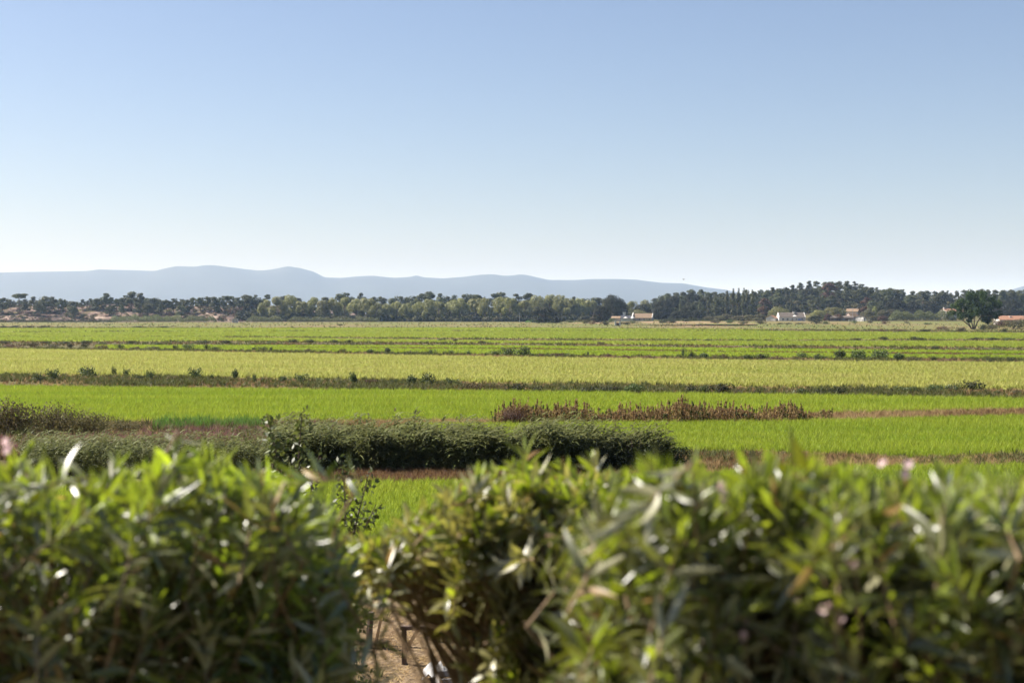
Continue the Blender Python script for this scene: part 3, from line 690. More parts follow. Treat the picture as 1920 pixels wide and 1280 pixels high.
ROW_A = [(8, 614.5, 24, 4, 'bush_dark'), (30, 614.8, 24, 5, 'bush_dark'), (56, 614.8, 24, 5, 'bush_dark'), (82, 614.8, 24, 5, 'bush_dark'), (112, 615, 22, 3.5, 'bush_dark'), (257, 615, 22, 4, 'bush_dark'), (305, 615, 24, 4, 'bush_dark'), (637, 610.5, 12, 3.5, 'bush_dark'), (858, 621, 24, 3, 'bush_brown'), (1650, 621.5, 24, 5, 'bush_brown'), (1685, 621.5, 26, 5, 'bush_brown'), (1735, 623, 20, 7, 'bush_dark'), (1800, 622, 28, 9, 'bush_olive'), (1845, 619.5, 20, 12, 'bush_dark'), (1881, 623.5, 13, 9, 'bush_dark'), (1860, 618, 26, 12, 'bush_olive'),
         (1900, 618, 40, 22, 'bush_olive'), (1880, 614, 30, 14, 'bush_brown'), (1925, 616, 40, 26, 'bush'), (1770, 619, 26, 8, 'bush_brown')]
rng = np.random.default_rng(42)
for rowi, (row, place, grp) in enumerate([(ROW_E, 'on the dike below the pale field', 'bushes on the dike below the pale field'), (ROW_C, 'on the dike above the pale field', 'bushes on the dike above the pale field'),
                        (ROW_B, 'along the far rice fields', 'bushes along the far rice fields'), (ROW_A, 'at the edge of the far pasture', 'bushes at the edge of the far pasture')]):
    for (px, py, w, h, key) in row:
        p_ = on_ground(px, py); d = p_[1]
        words = {'weedy': 'tall spiky green weed clump', 'bush': 'green rounded bush', 'bush_dark': 'dark green bush', 'bush_olive': 'low olive bush', 'bush_brown': 'low brown bush', 'bramble': 'brownish bramble clump'}[key]
        place_bush('bush' if key != 'weedy' else 'weed_clump', key, (p_[0], p_[1], float(H(p_[0], p_[1]))), w * d / F * 0.72, words, place, rng, grp, height=h * d / F * 1.35 if key != 'weedy' else h * d / F * 1.1, cat='bush')
for (px, py, w, h, key) in [(1070, 606, 14, 6, 'bush'), (1100, 607, 16, 9, 'bush_olive'), (1112, 608, 16, 8, 'bush_brown'), (1134, 610, 22, 9, 'bush_dark'), (1146, 606, 20, 9, 'bush'), (1165, 608, 16, 6, 'bush_olive'), (1176, 609.5, 14, 8, 'bush_dark'), (1190, 607, 26, 6, 'bush'), (1216, 605, 20, 5, 'bush_olive'), (1240, 607, 26, 8, 'bush_dark'), (1262, 607, 30, 9, 'bush_dark'), (1285, 606, 24, 7, 'bush_dark'),
                           (1340, 607, 26, 8, 'bush_olive'), (1365, 607, 26, 8, 'bush'), (1395, 608, 24, 8, 'bush_olive'), (1425, 608, 24, 9, 'bush_olive'), (1462, 608, 20, 3.5, 'bush_dark'), (1480, 608, 22, 3.5, 'bush_dark'), (1500, 608, 22, 4, 'bush_dark'), (1530, 608, 26, 12, 'bush_dark'), (1548, 608, 18, 8, 'bush'), (1600, 607, 16, 6, 'bush'), (1632, 607, 18, 7, 'bush_olive'), (1660, 608, 20, 7, 'bush_brown'), (1700, 607, 16, 4, 'bush_olive'), (1740, 609, 20, 5, 'bush')]:
    p_ = on_ground(px, py); d = p_[1]
    words = {'bush': 'green rounded bush', 'bush_dark': 'dark green bush', 'bush_olive': 'low olive bush', 'bush_brown': 'low brown bush'}[key]
    place_bush('bush', key, (p_[0], p_[1], float(H(p_[0], p_[1])) - 0.05), w * d / F * 0.6, words, 'in front of the farm buildings', rng, 'bushes in front of the farm buildings', height=h * d / F * 1.3)
# brambles at the left and the dark bush ending the reed bed
for (px, py, w, h, key, words, place) in [
        (20, 824, 150, 78, 'bramble', 'brown green bramble mound', 'left behind the oleander hedge'), (95, 824, 140, 70, 'bramble', 'brown green bramble mound', 'left behind the oleander hedge'),
        (170, 824, 120, 56, 'bramble', 'brown green bramble mound', 'left behind the oleander hedge'), (235, 818, 100, 34, 'bramble', 'brown green bramble mound', 'left behind the oleander hedge'),
        (-60, 824, 140, 76, 'bramble', 'brown green bramble mound', 'left behind the oleander hedge'),
        (960, 802, 70, 42, 'bush_brown', 'rusty brown rounded thicket', 'at the left end of the rusty stalks'),
        (1185, 888, 120, 74, 'bush_dark', 'dark leafy bush', 'at the right end of the reed bed'), (1250, 885, 110, 58, 'bush_dark', 'dark leafy bush', 'at the right end of the reed bed'),
        (1120, 890, 90, 70, 'bush_dark', 'dark leafy bush', 'at the right end of the reed bed')]:
    p_ = on_ground(px, py); d = p_[1]
    place_bush('bush' if key != 'bramble' else 'bramble', key + '_near', (p_[0], p_[1], 0), w * d / F * 0.56, words, place, rng, f'{words}s {place}', height=h * d / F * 1.3)

# ------------------------------------------------------------------ trees
def tree_mesh_pair(crownV, crownF, cmat, mb, tmat):
    return (mesh_np('crown', crownV, crownF, cmat), mb.mesh('trunk', tmat))

def cat_leaves(parts):
    b = 0; Vs = []; Fs = []
    for v, f_ in parts: Vs.append(v); Fs.append(f_ + b); b += len(v)
    return np.concatenate(Vs), np.concatenate(Fs)

def pine(rng, style, mat='pine'):
    """unit height pine: bare trunk, limbs, foliage pads"""
    mb = MB(); parts = []
    lean = rng.normal(0, 0.05, 2)
    tr = lambda t: np.array([lean[0] * t * t, lean[1] * t * t, t])
    mb.tube([tr(t) for t in (-0.04, 0.25, 0.5, 0.75, 0.92)], [0.022, 0.018, 0.014, 0.009, 0.004], 6)
    if style == 'umbrella':
        zs_ = [(0.80, 0.94, 0.30, 0.15, 0.06)] * 12
    elif style == 'tall':
        zs_ = [(0.42, 0.95, 0.22, 0.15, 0.085)] * 15
    elif style == 'full':
        zs_ = [(0.14, 0.92, 0.29, 0.17, 0.11)] * 22
    else:
        zs_ = [(0.34, 0.93, 0.26, 0.16, 0.09)] * 15
    for z0, z1, R, rx, rz_ in zs_:
        t = rng.uniform(z0, z1); a = rng.uniform(0, 6.283)
        rr = R * math.sqrt(rng.random()) * (1.15 - 0.7 * max(0, (t - 0.6) / 0.4) if style != 'umbrella' else 1)
        c = tr(t) + np.array([rr * math.cos(a), rr * math.sin(a), 0.0])
        k = rng.uniform(0.75, 1.2)
        P_ = ellipsoid_pts(c, (rx * k, rx * k, rz_ * k), 110, rng, 0.3)
        parts.append(leaves(P_, 0.07, 0.034, rng, bias=(0, 0, 0.5), out=c - np.array([0, 0, 0.03])))
        b = tr(max(0.2, t - 0.1 - 0.2 * rr))
        mb.tube([b, (b + c) / 2 + np.array([0, 0, -0.01]), c], [0.007, 0.005, 0.003], 4)
    P_ = ellipsoid_pts(tr(0.93), (0.1, 0.1, 0.06), 110, rng, 0.3); parts.append(leaves(P_, 0.07, 0.034, rng, bias=(0, 0, 0.5), out=tr(0.9)))
    V, F_ = cat_leaves(parts)
    return tree_mesh_pair(V, F_, M[mat], mb, M['bark'])

def broad(rng, mat, n=4400, z0=0.02, rad=0.40, lobes=17, leaf=0.05, lr=(0.12, 0.2), pal='pale_bark'):
    mb = MB(); parts = []
    mb.tube([(0, 0, -0.03), (0.01, 0, 0.2), (0.0, 0.01, 0.45), (0, 0, 0.75)], [0.026, 0.02, 0.014, 0.005], 6)
    for q in range(lobes):
        u = rng.uniform(-0.85, 0.9); a = q * 2.4 + rng.normal(0, 0.4); s = math.sqrt(1 - u * u)
        zc = z0 + (1 - z0) * (0.5 + 0.36 * u)
        R = rad * (0.62 if u > 0.5 else 0.72)
        c = np.array([R * s * math.cos(a), R * s * math.sin(a), zc]); r = rng.uniform(*lr)
        P_ = ellipsoid_pts(c, (r, r, r * 1.1), n // lobes, rng, 0.7)
        P_[:, 2] = np.clip(P_[:, 2], 0.02, 1.0)
        parts.append(leaves(P_, leaf, leaf * 0.62, rng, bias=(0, 0, -0.2), out=c))
        mb.tube([(0, 0, max(0.1, zc - 0.25)), c * 0.6 + np.array([0, 0, zc * 0.36]), c], [0.01, 0.006, 0.003], 4)
    V, F_ = cat_leaves(parts)
    return tree_mesh_pair(V, F_, M[mat], mb, M[pal])

def column(rng, mat):
    mb = MB(); mb.tube([(0, 0, -0.03), (0, 0, 0.4), (0, 0, 0.95)], [0.018, 0.012, 0.003], 6); parts = []
    for q in range(16):
        t = rng.uniform(0.1, 0.93); r = 0.075 * (1 - abs(t - 0.45) * 1.1)
        a = rng.uniform(0, 6.283); c = np.array([r * 0.6 * math.cos(a), r * 0.6 * math.sin(a), t])
        P_ = ellipsoid_pts(c, (r * 0.8, r * 0.8, 0.13), 75, rng, 0.4); P_[:, 2] = np.clip(P_[:, 2], 0.03, 1)
        parts.append(leaves(P_, 0.045, 0.02, rng, bias=(0, 0, 1.2), out=(0, 0, t)))
    V, F_ = cat_leaves(parts)
    return tree_mesh_pair(V, F_, M[mat], mb, M['bark'])

def dome(rng, mat, flat=0.5):
    """wide evergreen, crown in rounded domes above a short trunk"""
    mb = MB(); parts = []
    mb.tube([(0, 0, -0.03), (0.02, 0, 0.25), (0, 0.02, 0.6)], [0.04, 0.03, 0.012], 6)
    for q in range(21):
        a = q * 2.4 + rng.normal(0, 0.3)
        if q < 13:
            R = 0.42 * math.sqrt((q + 0.5) / 13); zc = 0.74 - 0.5 * (R / 0.42) ** 2 * flat + rng.normal(0, 0.04)
        else:
            R = rng.uniform(0.28, 0.44); zc = rng.uniform(0.14, 0.32)
        r = rng.uniform(0.15, 0.24)
        c = np.array([R * math.cos(a), R * math.sin(a), zc])
        P_ = ellipsoid_pts(c, (r, r, r * 0.95), 280, rng, 0.65); P_[:, 2] = np.clip(P_[:, 2], 0.03, 1)
        parts.append(leaves(P_, 0.05, 0.03, rng, bias=(0, 0, 0.3), out=c))
        mb.tube([(0, 0, 0.3), c * 0.7 + np.array([0, 0, 0.1]), c], [0.015, 0.009, 0.004], 4)
    V, F_ = cat_leaves(parts)
    return tree_mesh_pair(V, F_, M[mat], mb, M['bark'])

rng = np.random.default_rng(51)
TREE = {
    'pine': [pine(rng, 'plain') for _ in range(4)] + [pine(rng, 'tall') for _ in range(2)],
    'full': [pine(rng, 'full') for _ in range(5)],
    'umbrella': [pine(rng, 'umbrella') for _ in range(2)],
    'dead': [pine(rng, 'full', 'pine_dead') for _ in range(2)],
    'broad': [broad(rng, 'broad') for _ in range(5)],
    'holm': [dome(rng, 'holm') for _ in range(4)],
    'olive': [dome(rng, 'bush_olive', 0.6) for _ in range(2)],
    'greendome': [dome(rng, 'broad', 0.6) for _ in range(2)],
    'column': [column(rng, 'poplar') for _ in range(3)],
}
def place_tree(key, x, y, h, desc, place, group, rng, name, wide=1.0, z=None, var=None):
    cr, tr = TREE[key][rng.integers(0, len(TREE[key])) if var is None else var]
    z = float(H(x, y)) - 0.1 if z is None else z
    o = empty(name, (x, y, z), rng.uniform(0, 6.28), (h * wide, h * wide, h))
    obj('crown', cr, o); obj('trunk', tr, o)
    tag(o, None, 'tree', group); LABELLED.append((o, desc, place, 960 + F * x / y))
    return o

def tree_to(key, px, top, dist, desc, place, group, rng, name, wide=1.0, hmin=3.0, hmax=19.0, var=None):
    """tree standing on the terrain at this distance whose top reaches the given photo height"""
    q = at(px, top, dist); g = float(H(q[0], dist))
    return place_tree(key, q[0], dist, min(max(q[2] - g, hmin), hmax), desc, place, group, rng, name, wide, var=var)

rng = np.random.default_rng(52)
# --- pines on the dune (left)
SKY_L = ([-150, 0, 20, 35, 60, 85, 105, 130, 145, 165, 180, 200, 220, 245, 265, 290, 330, 370, 400, 425, 455, 475, 500], [560, 556, 560, 552, 557, 557, 557, 565, 570, 563, 558, 551, 558, 550, 551, 558, 559, 555, 556, 555, 553, 552, 560])
for px, top, dist, key, var in [(36, 550, 955, 'umbrella', 0), (62, 556, 970, 'pine', None), (4, 557, 950, 'pine', 1), (20, 561, 965, 'pine', 0), (85, 555, 950, 'full', None), (98, 556, 960, 'pine', 2), (113, 559, 955, 'full', 1), (124, 561, 960, 'pine', 3),
        (137, 564, 945, 'full', 2), (154, 561, 965, 'pine', 4), (168, 559, 975, 'pine', 0), (181, 559, 955, 'full', 0), (190, 557, 960, 'full', 3), (199, 549, 955, 'pine', 5), (208, 556, 975, 'pine', 1), (219, 559, 955, 'full', 4), (233, 553, 955, 'pine', 2), (247, 547, 955, 'pine', 4),
        (263, 549, 960, 'pine', 5), (276, 558, 955, 'pine', 0), (288, 558, 950, 'full', 0), (300, 561, 960, 'pine', 3), (312, 561, 950, 'pine', 1), (325, 559, 955, 'pine', 2), (338, 560, 965, 'pine', 0), (350, 561, 950, 'full', 2), (363, 558, 970, 'pine', 4), (376, 557, 955, 'pine', 3),
        (390, 555, 960, 'pine', 1), (401, 556, 950, 'pine', 5), (413, 557, 955, 'full', 1), (425, 554, 960, 'umbrella', 1), (438, 560, 970, 'pine', 2), (449, 557, 955, 'pine', 0), (458, 553, 960, 'pine', 4), (470, 553, 955, 'pine', 3), (480, 552, 960, 'full', 3),
        (-30, 557, 950, 'pine', 2), (-70, 555, 955, 'full', 0), (-110, 558, 950, 'pine', 4), (48, 566, 940, 'pine', 3), (72, 568, 935, 'full', 1), (135, 573, 930, 'full', 4), (300, 570, 938, 'pine', 5), (340, 572, 935, 'full', 2), (205, 570, 938, 'full', 3), (228, 570, 936, 'pine', 1), (260, 566, 940, 'full', 2), (275, 569, 935, 'full', 4)]:
    words = {'umbrella': 'flat topped umbrella pine', 'pine': 'thin trunked dark pine', 'full': 'bushy dark pine'}[key]
    tree_to(key, px, top, dist, words, 'on the sandy dune', 'pines on the sandy dune', rng, 'pine_tree', wide=rng.uniform(1.0, 1.35), hmin=5, var=var)
px = -120.0
while px < 500:
    key = ['pine', 'full', 'full'][rng.integers(0, 3)]
    tree_to(key, px, float(np.interp(px, *SKY_L)) + 5 + abs(rng.normal(0, 3)), rng.uniform(985, 1030), {'pine': 'thin trunked pine', 'full': 'bushy pine'}[key], 'behind the crest of the dune', 'pines behind the dune crest', rng, 'pine_tree', wide=rng.uniform(1.1, 1.5), hmin=5)
    px += rng.uniform(9, 15)
# --- pale broadleaf wall in the middle, pines behind it
for px, top, dist in [(498, 561, 930), (520, 555, 925), (545, 552, 935), (566, 562, 930), (588, 556, 930), (606, 560, 925), (626, 558, 930), (646, 556, 935), (668, 559, 930), (690, 556, 925), (706, 566, 920), (726, 568, 925), (744, 564, 930), (762, 566, 925), (784, 565, 930), (804, 560, 925), (822, 562, 930),
        (846, 560, 935), (862, 558, 930), (892, 556, 940), (910, 558, 930), (940, 556, 940), (956, 555, 930), (985, 560, 935), (1008, 553, 955), (1030, 551, 950), (1050, 552, 945), (1068, 556, 940), (1088, 558, 945), (1108, 560, 950), (1140, 560, 960), (1185, 562, 960), (1210, 561, 960)]:
    tree_to('broad', px, top, dist, 'pale green rounded tree', 'in the wood edge', 'pale green trees along the wood edge', rng, 'broadleaf_tree', wide=rng.uniform(0.8, 1.05), hmin=8)
for px, top in [(500, 555), (532, 552), (556, 556), (612, 556), (634, 550), (652, 547), (676, 548), (698, 553), (716, 554), (735, 556), (750, 553), (776, 553), (790, 549), (808, 546), (824, 548), (838, 553), (850, 549), (868, 548), (880, 549), (896, 552), (905, 551), (926, 549), (944, 543), (968, 549), (988, 548), (1012, 552), (1075, 553), (1095, 556), (1112, 553), (1124, 554), (584, 560), (765, 556)]:
    tree_to('pine' if rng.random() < 0.45 else 'full', px, top + abs(rng.normal(0, 2.5)), rng.uniform(965, 1010), 'dark pine', 'rising behind the pale green trees', 'pines behind the pale green trees', rng, 'pine_tree', wide=rng.uniform(0.85, 1.35), hmin=9)

# --- pine wood on the rise (right)
SKX = [1150, 1200, 1225, 1250, 1280, 1310, 1330, 1360, 1395, 1420, 1450, 1480, 1500, 1508, 1520, 1545, 1565, 1590, 1602, 1625, 1650, 1665, 1680, 1700, 1730, 1760, 1790, 1870, 1890, 1905, 1920, 2000, 2200]
SKV = [566, 556, 554, 548, 544, 541, 547, 546, 545, 545, 543, 541, 537, 527, 525, 528, 527, 525, 526, 533, 538, 537, 541, 542, 543, 542, 543, 540, 541, 543, 540, 542, 545]
def sky_r(px): return float(np.interp(px, SKX, SKV))
px = 1228.0
while px < 2120:                                            # back row makes the skyline
    key = 'full' if rng.random() < 0.5 else 'pine'
    big = 1500 < px < 1610
    tree_to(key, px, sky_r(px) + abs(rng.normal(0, 2.2)), rng.uniform(1040, 1090), 'tall dark pine' if big else 'dark pine', 'on the skyline of the wooded rise', 'pines on the wooded rise', rng, 'pine_tree', wide=rng.uniform(0.9, 1.25), hmin=8)
    px += rng.uniform(11, 17)
for drop, dist, step, lab in [(9, 1010, 17, 'upper slope'), (19, 968, 18, 'middle slope'), (28, 930, 21, 'foot')]:
    px = 1232.0 + step * 0.3
    while px < 2080:
        key = ['full', 'pine', 'full', 'holm'][rng.integers(0, 4)]
        d_ = drop + rng.normal(0, 3)
        if not (drop > 15 and (1440 < px < 1520 or 1755 < px < 1790 or 1575 < px < 1625 or px > 1868)):
            tree_to(key, px, sky_r(px) + d_ + (6 if 1500 < px < 1610 else 0), dist + rng.uniform(-12, 12), {'full': 'bushy dark pine', 'pine': 'thin trunked dark pine', 'holm': 'dark rounded evergreen'}[key], f'on the {lab} of the wooded rise', 'trees on the wooded rise', rng, 'pine_tree' if key != 'holm' else 'evergreen_tree', wide=rng.uniform(0.95, 1.35), hmin=6, hmax=15)
        px += rng.uniform(step * 0.7, step * 1.3)
for px, top, dist in [(1553, 529, 1000), (1625, 556, 930), (1432, 558, 930)]:
    tree_to('dead', px, top, dist, 'reddish brown dying pine', 'on the wooded rise', 'dying pines on the wooded rise', rng, 'pine_tree', hmax=17)
# --- Lombardy poplars
for px, top in [(1343, 549), (1363, 542), (1374, 541), (1384, 540), (1394, 540), (1402, 542), (1411, 543), (1276, 560), (1312, 562), (1328, 560)]:
    tree_to('column', px, top, 905 + rng.uniform(-6, 6), 'slender column shaped poplar', 'among the dark trees', 'column shaped poplars', rng, 'poplar_tree', wide=1.1 if top < 550 else 1.3, hmin=9, hmax=20)
for px, top in [(1476, 562), (1484, 563), (1502, 566)]:
    tree_to('column', px, top, 880, 'pale slender poplar', 'behind the long grey roofed house', 'slender poplars behind the grey roofed house', rng, 'poplar_tree', wide=0.8, hmin=6)
# --- dark rounded trees around the farmhouses (photo x, base y, width px, height px)
for px, top, w, dist, key, words, place in [
        (1020, 570, 70, 780, 'holm', 'large dark domed tree', 'alone left of the white gabled farmhouse'), (1044, 590, 30, 770, 'holm', 'small dark domed tree', 'alone left of the white gabled farmhouse'),
        (1149, 548, 54, 850, 'holm', 'tall dark rounded tree', 'left of the white gabled farmhouse'), (1128, 569, 42, 780, 'holm', 'upright dark tree', 'left of the white gabled farmhouse'), (1120, 578, 22, 795, 'bush_t', 'brownish upright tree', 'left of the white gabled farmhouse'),
        (1165, 562, 36, 880, 'holm', 'dark rounded tree', 'left of the white gabled farmhouse'), (1098, 589, 24, 820, 'holm', 'small rounded dark tree', 'left of the white gabled farmhouse'),
        (1204, 566, 46, 890, 'holm', 'dark rounded tree', 'behind the white gabled farmhouse'), (1195, 578, 54, 880, 'greendome', 'low green domed tree', 'behind the white gabled farmhouse'),
        (1240, 571, 48, 840, 'holm', 'large dark rounded tree', 'right of the white gabled farmhouse'), (1272, 580, 40, 830, 'holm', 'dark rounded tree', 'right of the white gabled farmhouse'), (1295, 568, 40, 850, 'holm', 'dark rounded tree', 'right of the white gabled farmhouse'), (1308, 578, 28, 840, 'holm', 'dark rounded tree', 'right of the white gabled farmhouse'),
        (1245, 556, 44, 920, 'holm', 'tall dark rounded tree', 'right of the white gabled farmhouse'), (1265, 549, 44, 960, 'holm', 'tall dark rounded tree', 'right of the white gabled farmhouse'), (1300, 543, 40, 980, 'holm', 'tall dark rounded tree', 'right of the white gabled farmhouse'), (1325, 550, 40, 960, 'holm', 'tall dark rounded tree', 'right of the white gabled farmhouse'),
        (1330, 591, 30, 830, 'olive', 'low olive coloured tree', 'between the two farmhouses'), (1350, 590, 30, 825, 'olive', 'low olive coloured tree', 'between the two farmhouses'), (1362, 586, 34, 835, 'olive', 'low olive coloured tree', 'between the two farmhouses'), (1385, 590, 28, 825, 'olive', 'low olive coloured tree', 'between the two farmhouses'), (1405, 588, 30, 830, 'olive', 'low olive coloured tree', 'between the two farmhouses'), (1425, 586, 30, 835, 'olive', 'low olive coloured tree', 'between the two farmhouses'), (1418, 594, 26, 815, 'olive', 'low olive coloured tree', 'between the two farmhouses'),
        (1460, 572, 46, 880, 'greendome', 'broad green domed tree', 'behind the long grey roofed house'), (1490, 570, 30, 890, 'holm', 'dark rounded tree', 'behind the long grey roofed house'), (1528, 590, 32, 805, 'holm', 'dark rounded tree', 'right of the long grey roofed house'), (1535, 577, 40, 860, 'greendome', 'broad green domed tree', 'right of the long grey roofed house'), (1565, 571, 52, 880, 'greendome', 'broad green domed tree', 'right of the long grey roofed house'),
        (1552, 585, 18, 815, 'bush_t', 'reddish brown small tree', 'right of the long grey roofed house'), (1572, 586, 24, 815, 'bush_t', 'brown rounded small tree', 'right of the long grey roofed house'), (1628, 576, 34, 850, 'olive', 'olive rounded tree', 'right of the stone sheds'), (1638, 590, 30, 820, 'olive', 'olive rounded tree', 'right of the stone sheds'), (1656, 590, 24, 815, 'bush_t', 'brown rounded small tree', 'right of the stone sheds'), (1672, 576, 30, 860, 'olive', 'olive rounded tree', 'right of the stone sheds'), (1655, 578, 24, 860, 'olive', 'olive rounded tree', 'right of the stone sheds'),
        (1680, 556, 52, 905, 'holm', 'large dark domed tree', 'right of the stone sheds'), (1712, 560, 40, 915, 'holm', 'large dark domed tree', 'right of the stone sheds'), (1745, 562, 40, 930, 'holm', 'large dark domed tree', 'right of the stone sheds'), (1640, 571, 14, 880, 'greendome', 'small pale green round tree', 'right of the stone sheds'),
        (1895, 556, 60, 900, 'holm', 'large dark rounded tree', 'behind the orange roofed house'), (1950, 552, 60, 900, 'holm', 'large dark rounded tree', 'behind the orange roofed house'), (1870, 560, 50, 920, 'holm', 'large dark rounded tree', 'behind the orange roofed house')]:
    q = at(px, top, dist); g = float(H(q[0], dist)); h = max(q[2] - g, 1.5)
    if key == 'bush_t': 
        TREE.setdefault('bush_t', [dome(np.random.default_rng(9), 'bush_brown', 0.6)])
    wide = (w * dist / F) / (1.25 * h)
    place_tree(key, q[0], dist, h, words, place, f'{words}s {place}', rng, 'rounded_tree', wide=wide, z=g - 0.15)
# dark undergrowth filling the wood
rngu = np.random.default_rng(61)
UB = [proto('undergrowth_bush', *(lambda v: v)(cat_leaves([leaves(ellipsoid_pts((0, 0, 0.7), (1.3, 1.3, 0.9), 240, rngu, 0.3), 0.5, 0.3, rngu)])), M[k_]) for k_ in ('bush_dark', 'bush_olive', 'holm')]
def spread(n, f): 
    P_ = np.array([f() for _ in range(n)]); P_[:, 2] = H(P_[:, 0], P_[:, 1]); return P_
P = spread(3600, lambda: (rngu.uniform(-100, 430), rngu.uniform(940, 1110), 0))
scatter('undergrowth', P, UB, 0.9, 2.4, 'dark undergrowth beneath the trees of the wood', 'undergrowth', 62)
P = spread(1500, lambda: (rngu.uniform(-180, 90), rngu.uniform(915, 965), 0))
scatter('undergrowth', P, UB, 0.8, 2.4, 'dark undergrowth at the foot of the pale green trees', 'undergrowth', 63)
HB = [proto('heather_bush', *cat_leaves([leaves(ellipsoid_pts((0, 0, 0.4), (0.9, 0.9, 0.55), 80, rngu, 0.3), 0.35, 0.2, rngu)]), M[k_]) for k_ in ('bush_brown', 'bush_olive', 'bush_dark')]
P = spread(3200, lambda: (rngu.uniform(-430, -100), rngu.uniform(905, 1000), 0))
f = hnoise(P[:, 0] * 5, P[:, 1] * 6) + rngu.normal(0, 0.35, len(P)); P = P[f > -0.15]
scatter('dune_scrub', P, HB, 0.6, 2.1, 'brown and olive scrub dotted over the sandy dune', 'scrub', 64)

# ------------------------------------------------------------------ hedges and cane thickets
def thicket(name, x0, x1, base, top, dist, depth, mat, label, cat, rng, leaf=0.5, dens=5.0, up=0.8, jag=0.22):
    """a hedge between two photo columns standing at a distance"""
    a = at(x0, base, dist); b = at(x1, base, dist)
    L_ = b[0] - a[0]; g = float(H((a[0] + b[0]) / 2, dist)); hmax = max(at((x0 + x1) / 2, top, dist)[2] - g, 0.8)
    n_ = int(L_ * hmax * dens * 6)
    x = rng.uniform(0, L_, n_); y = rng.uniform(-depth / 2, depth / 2, n_)
    prof_ = hmax * (1 - jag + jag * np.sin(x * 0.7 + rng.uniform(0, 6)) * np.sin(x * 0.23 + 1)) * np.clip(np.minimum(x, L_ - x) / (hmax * 0.6) + 0.35, 0, 1) * (1 - 0.5 * (2 * y / depth) ** 2)
    z = prof_ * rng.random(n_) ** 0.55
    o = empty(name, (a[0], dist, g - 0.05))
    v, f_ = leaves(np.stack([x, y, z], -1), leaf, leaf * 0.35, rng, bias=(0, 0, up))
    obj('foliage', mesh_np('foliage', v, f_, M[mat]), o)
    mb = MB()
    for q in range(max(4, int(L_ / 1.5))):
        sx = rng.uniform(0, L_); sh = np.interp(sx, [0, hmax, L_ - hmax, L_], [0.4, 0.9, 0.9, 0.4]) * hmax * 0.8
        mb.tube([(sx, 0, -0.1), (sx + 0.1, 0.05, sh * 0.5), (sx + rng.normal(0, 0.15), 0, sh)], [0.05, 0.035, 0.015], 4)
    obj('stems', mb.mesh('stems', M['stem']), o)
    return tag(o, label, cat)
rng = np.random.default_rng(71)
thicket('cane_thicket', 208, 345, 603, 588, 885, 9, 'cane', 'pale green cane thicket at the foot of the dune', 'cane', rng, 0.7, 5)
thicket('cane_thicket', 340, 405, 603, 590, 880, 8, 'cane', 'small rounded cane thicket just left of the white hut', 'cane', rng, 0.7, 5)
thicket('cane_thicket', 462, 530, 603, 590, 890, 7, 'cane', 'low cane thicket just right of the white hut', 'cane', rng, 0.7, 5)
thicket('cane_thicket', 540, 712, 602, 592, 890, 6, 'cane', 'long low cane thicket before the pale green trees', 'cane', rng, 0.7, 5)
thicket('cane_thicket', 1665, 1790, 600, 579, 850, 10, 'cane', 'tall pale topped cane hedge left of the lone tree', 'cane', rng, 0.8, 6, up=1.4)
thicket('hedge', -160, 215, 605, 598.5, 845, 5, 'bush_dark', 'long low dark hedge in front of the dune', 'hedge', rng, 0.5, 8)
thicket('hedge', 985, 1010, 603, 597.5, 830, 5, 'green_reed', 'low light green bush beside the thin pole', 'bush', rng, 0.5, 6)
thicket('hedge', 1850, 1960, 607, 596, 640, 7, 'bush_olive', 'olive scrub hedge below the orange roofed house', 'hedge', rng, 0.5, 6)
thicket('hedge', 1060, 1098, 605, 598, 815, 4, 'bush_olive', 'low olive hedge left of the gabled farmhouse', 'hedge', rng, 0.5, 6)
thicket('hedge', 1180, 1245, 606, 600.5, 800, 4, 'bush_olive', 'low garden hedge in front of the gabled farmhouse', 'hedge', rng, 0.4, 6)
thicket('hedge', 1395, 1450, 608, 600.5, 790, 4, 'bush_brown', 'low brown hedge left of the long grey roofed house', 'hedge', rng, 0.4, 6)
thicket('hedge', 1250, 1330, 606, 594, 815, 6, 'bush_dark', 'dense dark hedge right of the gabled farmhouse', 'hedge', rng, 0.5, 6)

# ------------------------------------------------------------------ the lone tree by the right edge
rng = np.random.default_rng(81)
base = on_ground(1826, 617); D = base[1]; k = D / F
lt = empty('lone_tree', (base[0], base[1], 0))
tag(lt, 'large glossy green tree with several trunks standing alone near the right edge', 'tree')
parts = []; limbs = []
for q in range(92):
    cx, cz = None, None
    while cx is None:
        a_, b_ = rng.uniform(-52, 52), rng.uniform(5, 68)
        if ((a_ - 2) / 46) ** 2 + ((b_ - 38) / 32) ** 2 < 0.95 and not (-12 < a_ < 20 and b_ < 24): cx, cz = a_, b_
    cyy = rng.uniform(-36, 36) * math.sqrt(max(0.05, 1 - ((cx - 2) / 50) ** 2))
    r = rng.uniform(4.5, 10)
    c = np.array([cx, cyy, cz]) * k
    P_ = ellipsoid_pts(c, (r * k, r * k, r * k * 0.9), 170, rng, 0.45)
    parts.append(leaves(P_, 0.5, 0.32, rng, bias=(0, 0, -0.1), out=c)); limbs.append(c)
V, F_ = cat_leaves(parts)
obj('crown', mesh_np('crown', V, F_, M['lone']), lt)
trunks = [(-8, -24, 30), (-3, -10, 36), (0, 4, 40), (3, 22, 36), (-5, -36, 26)]
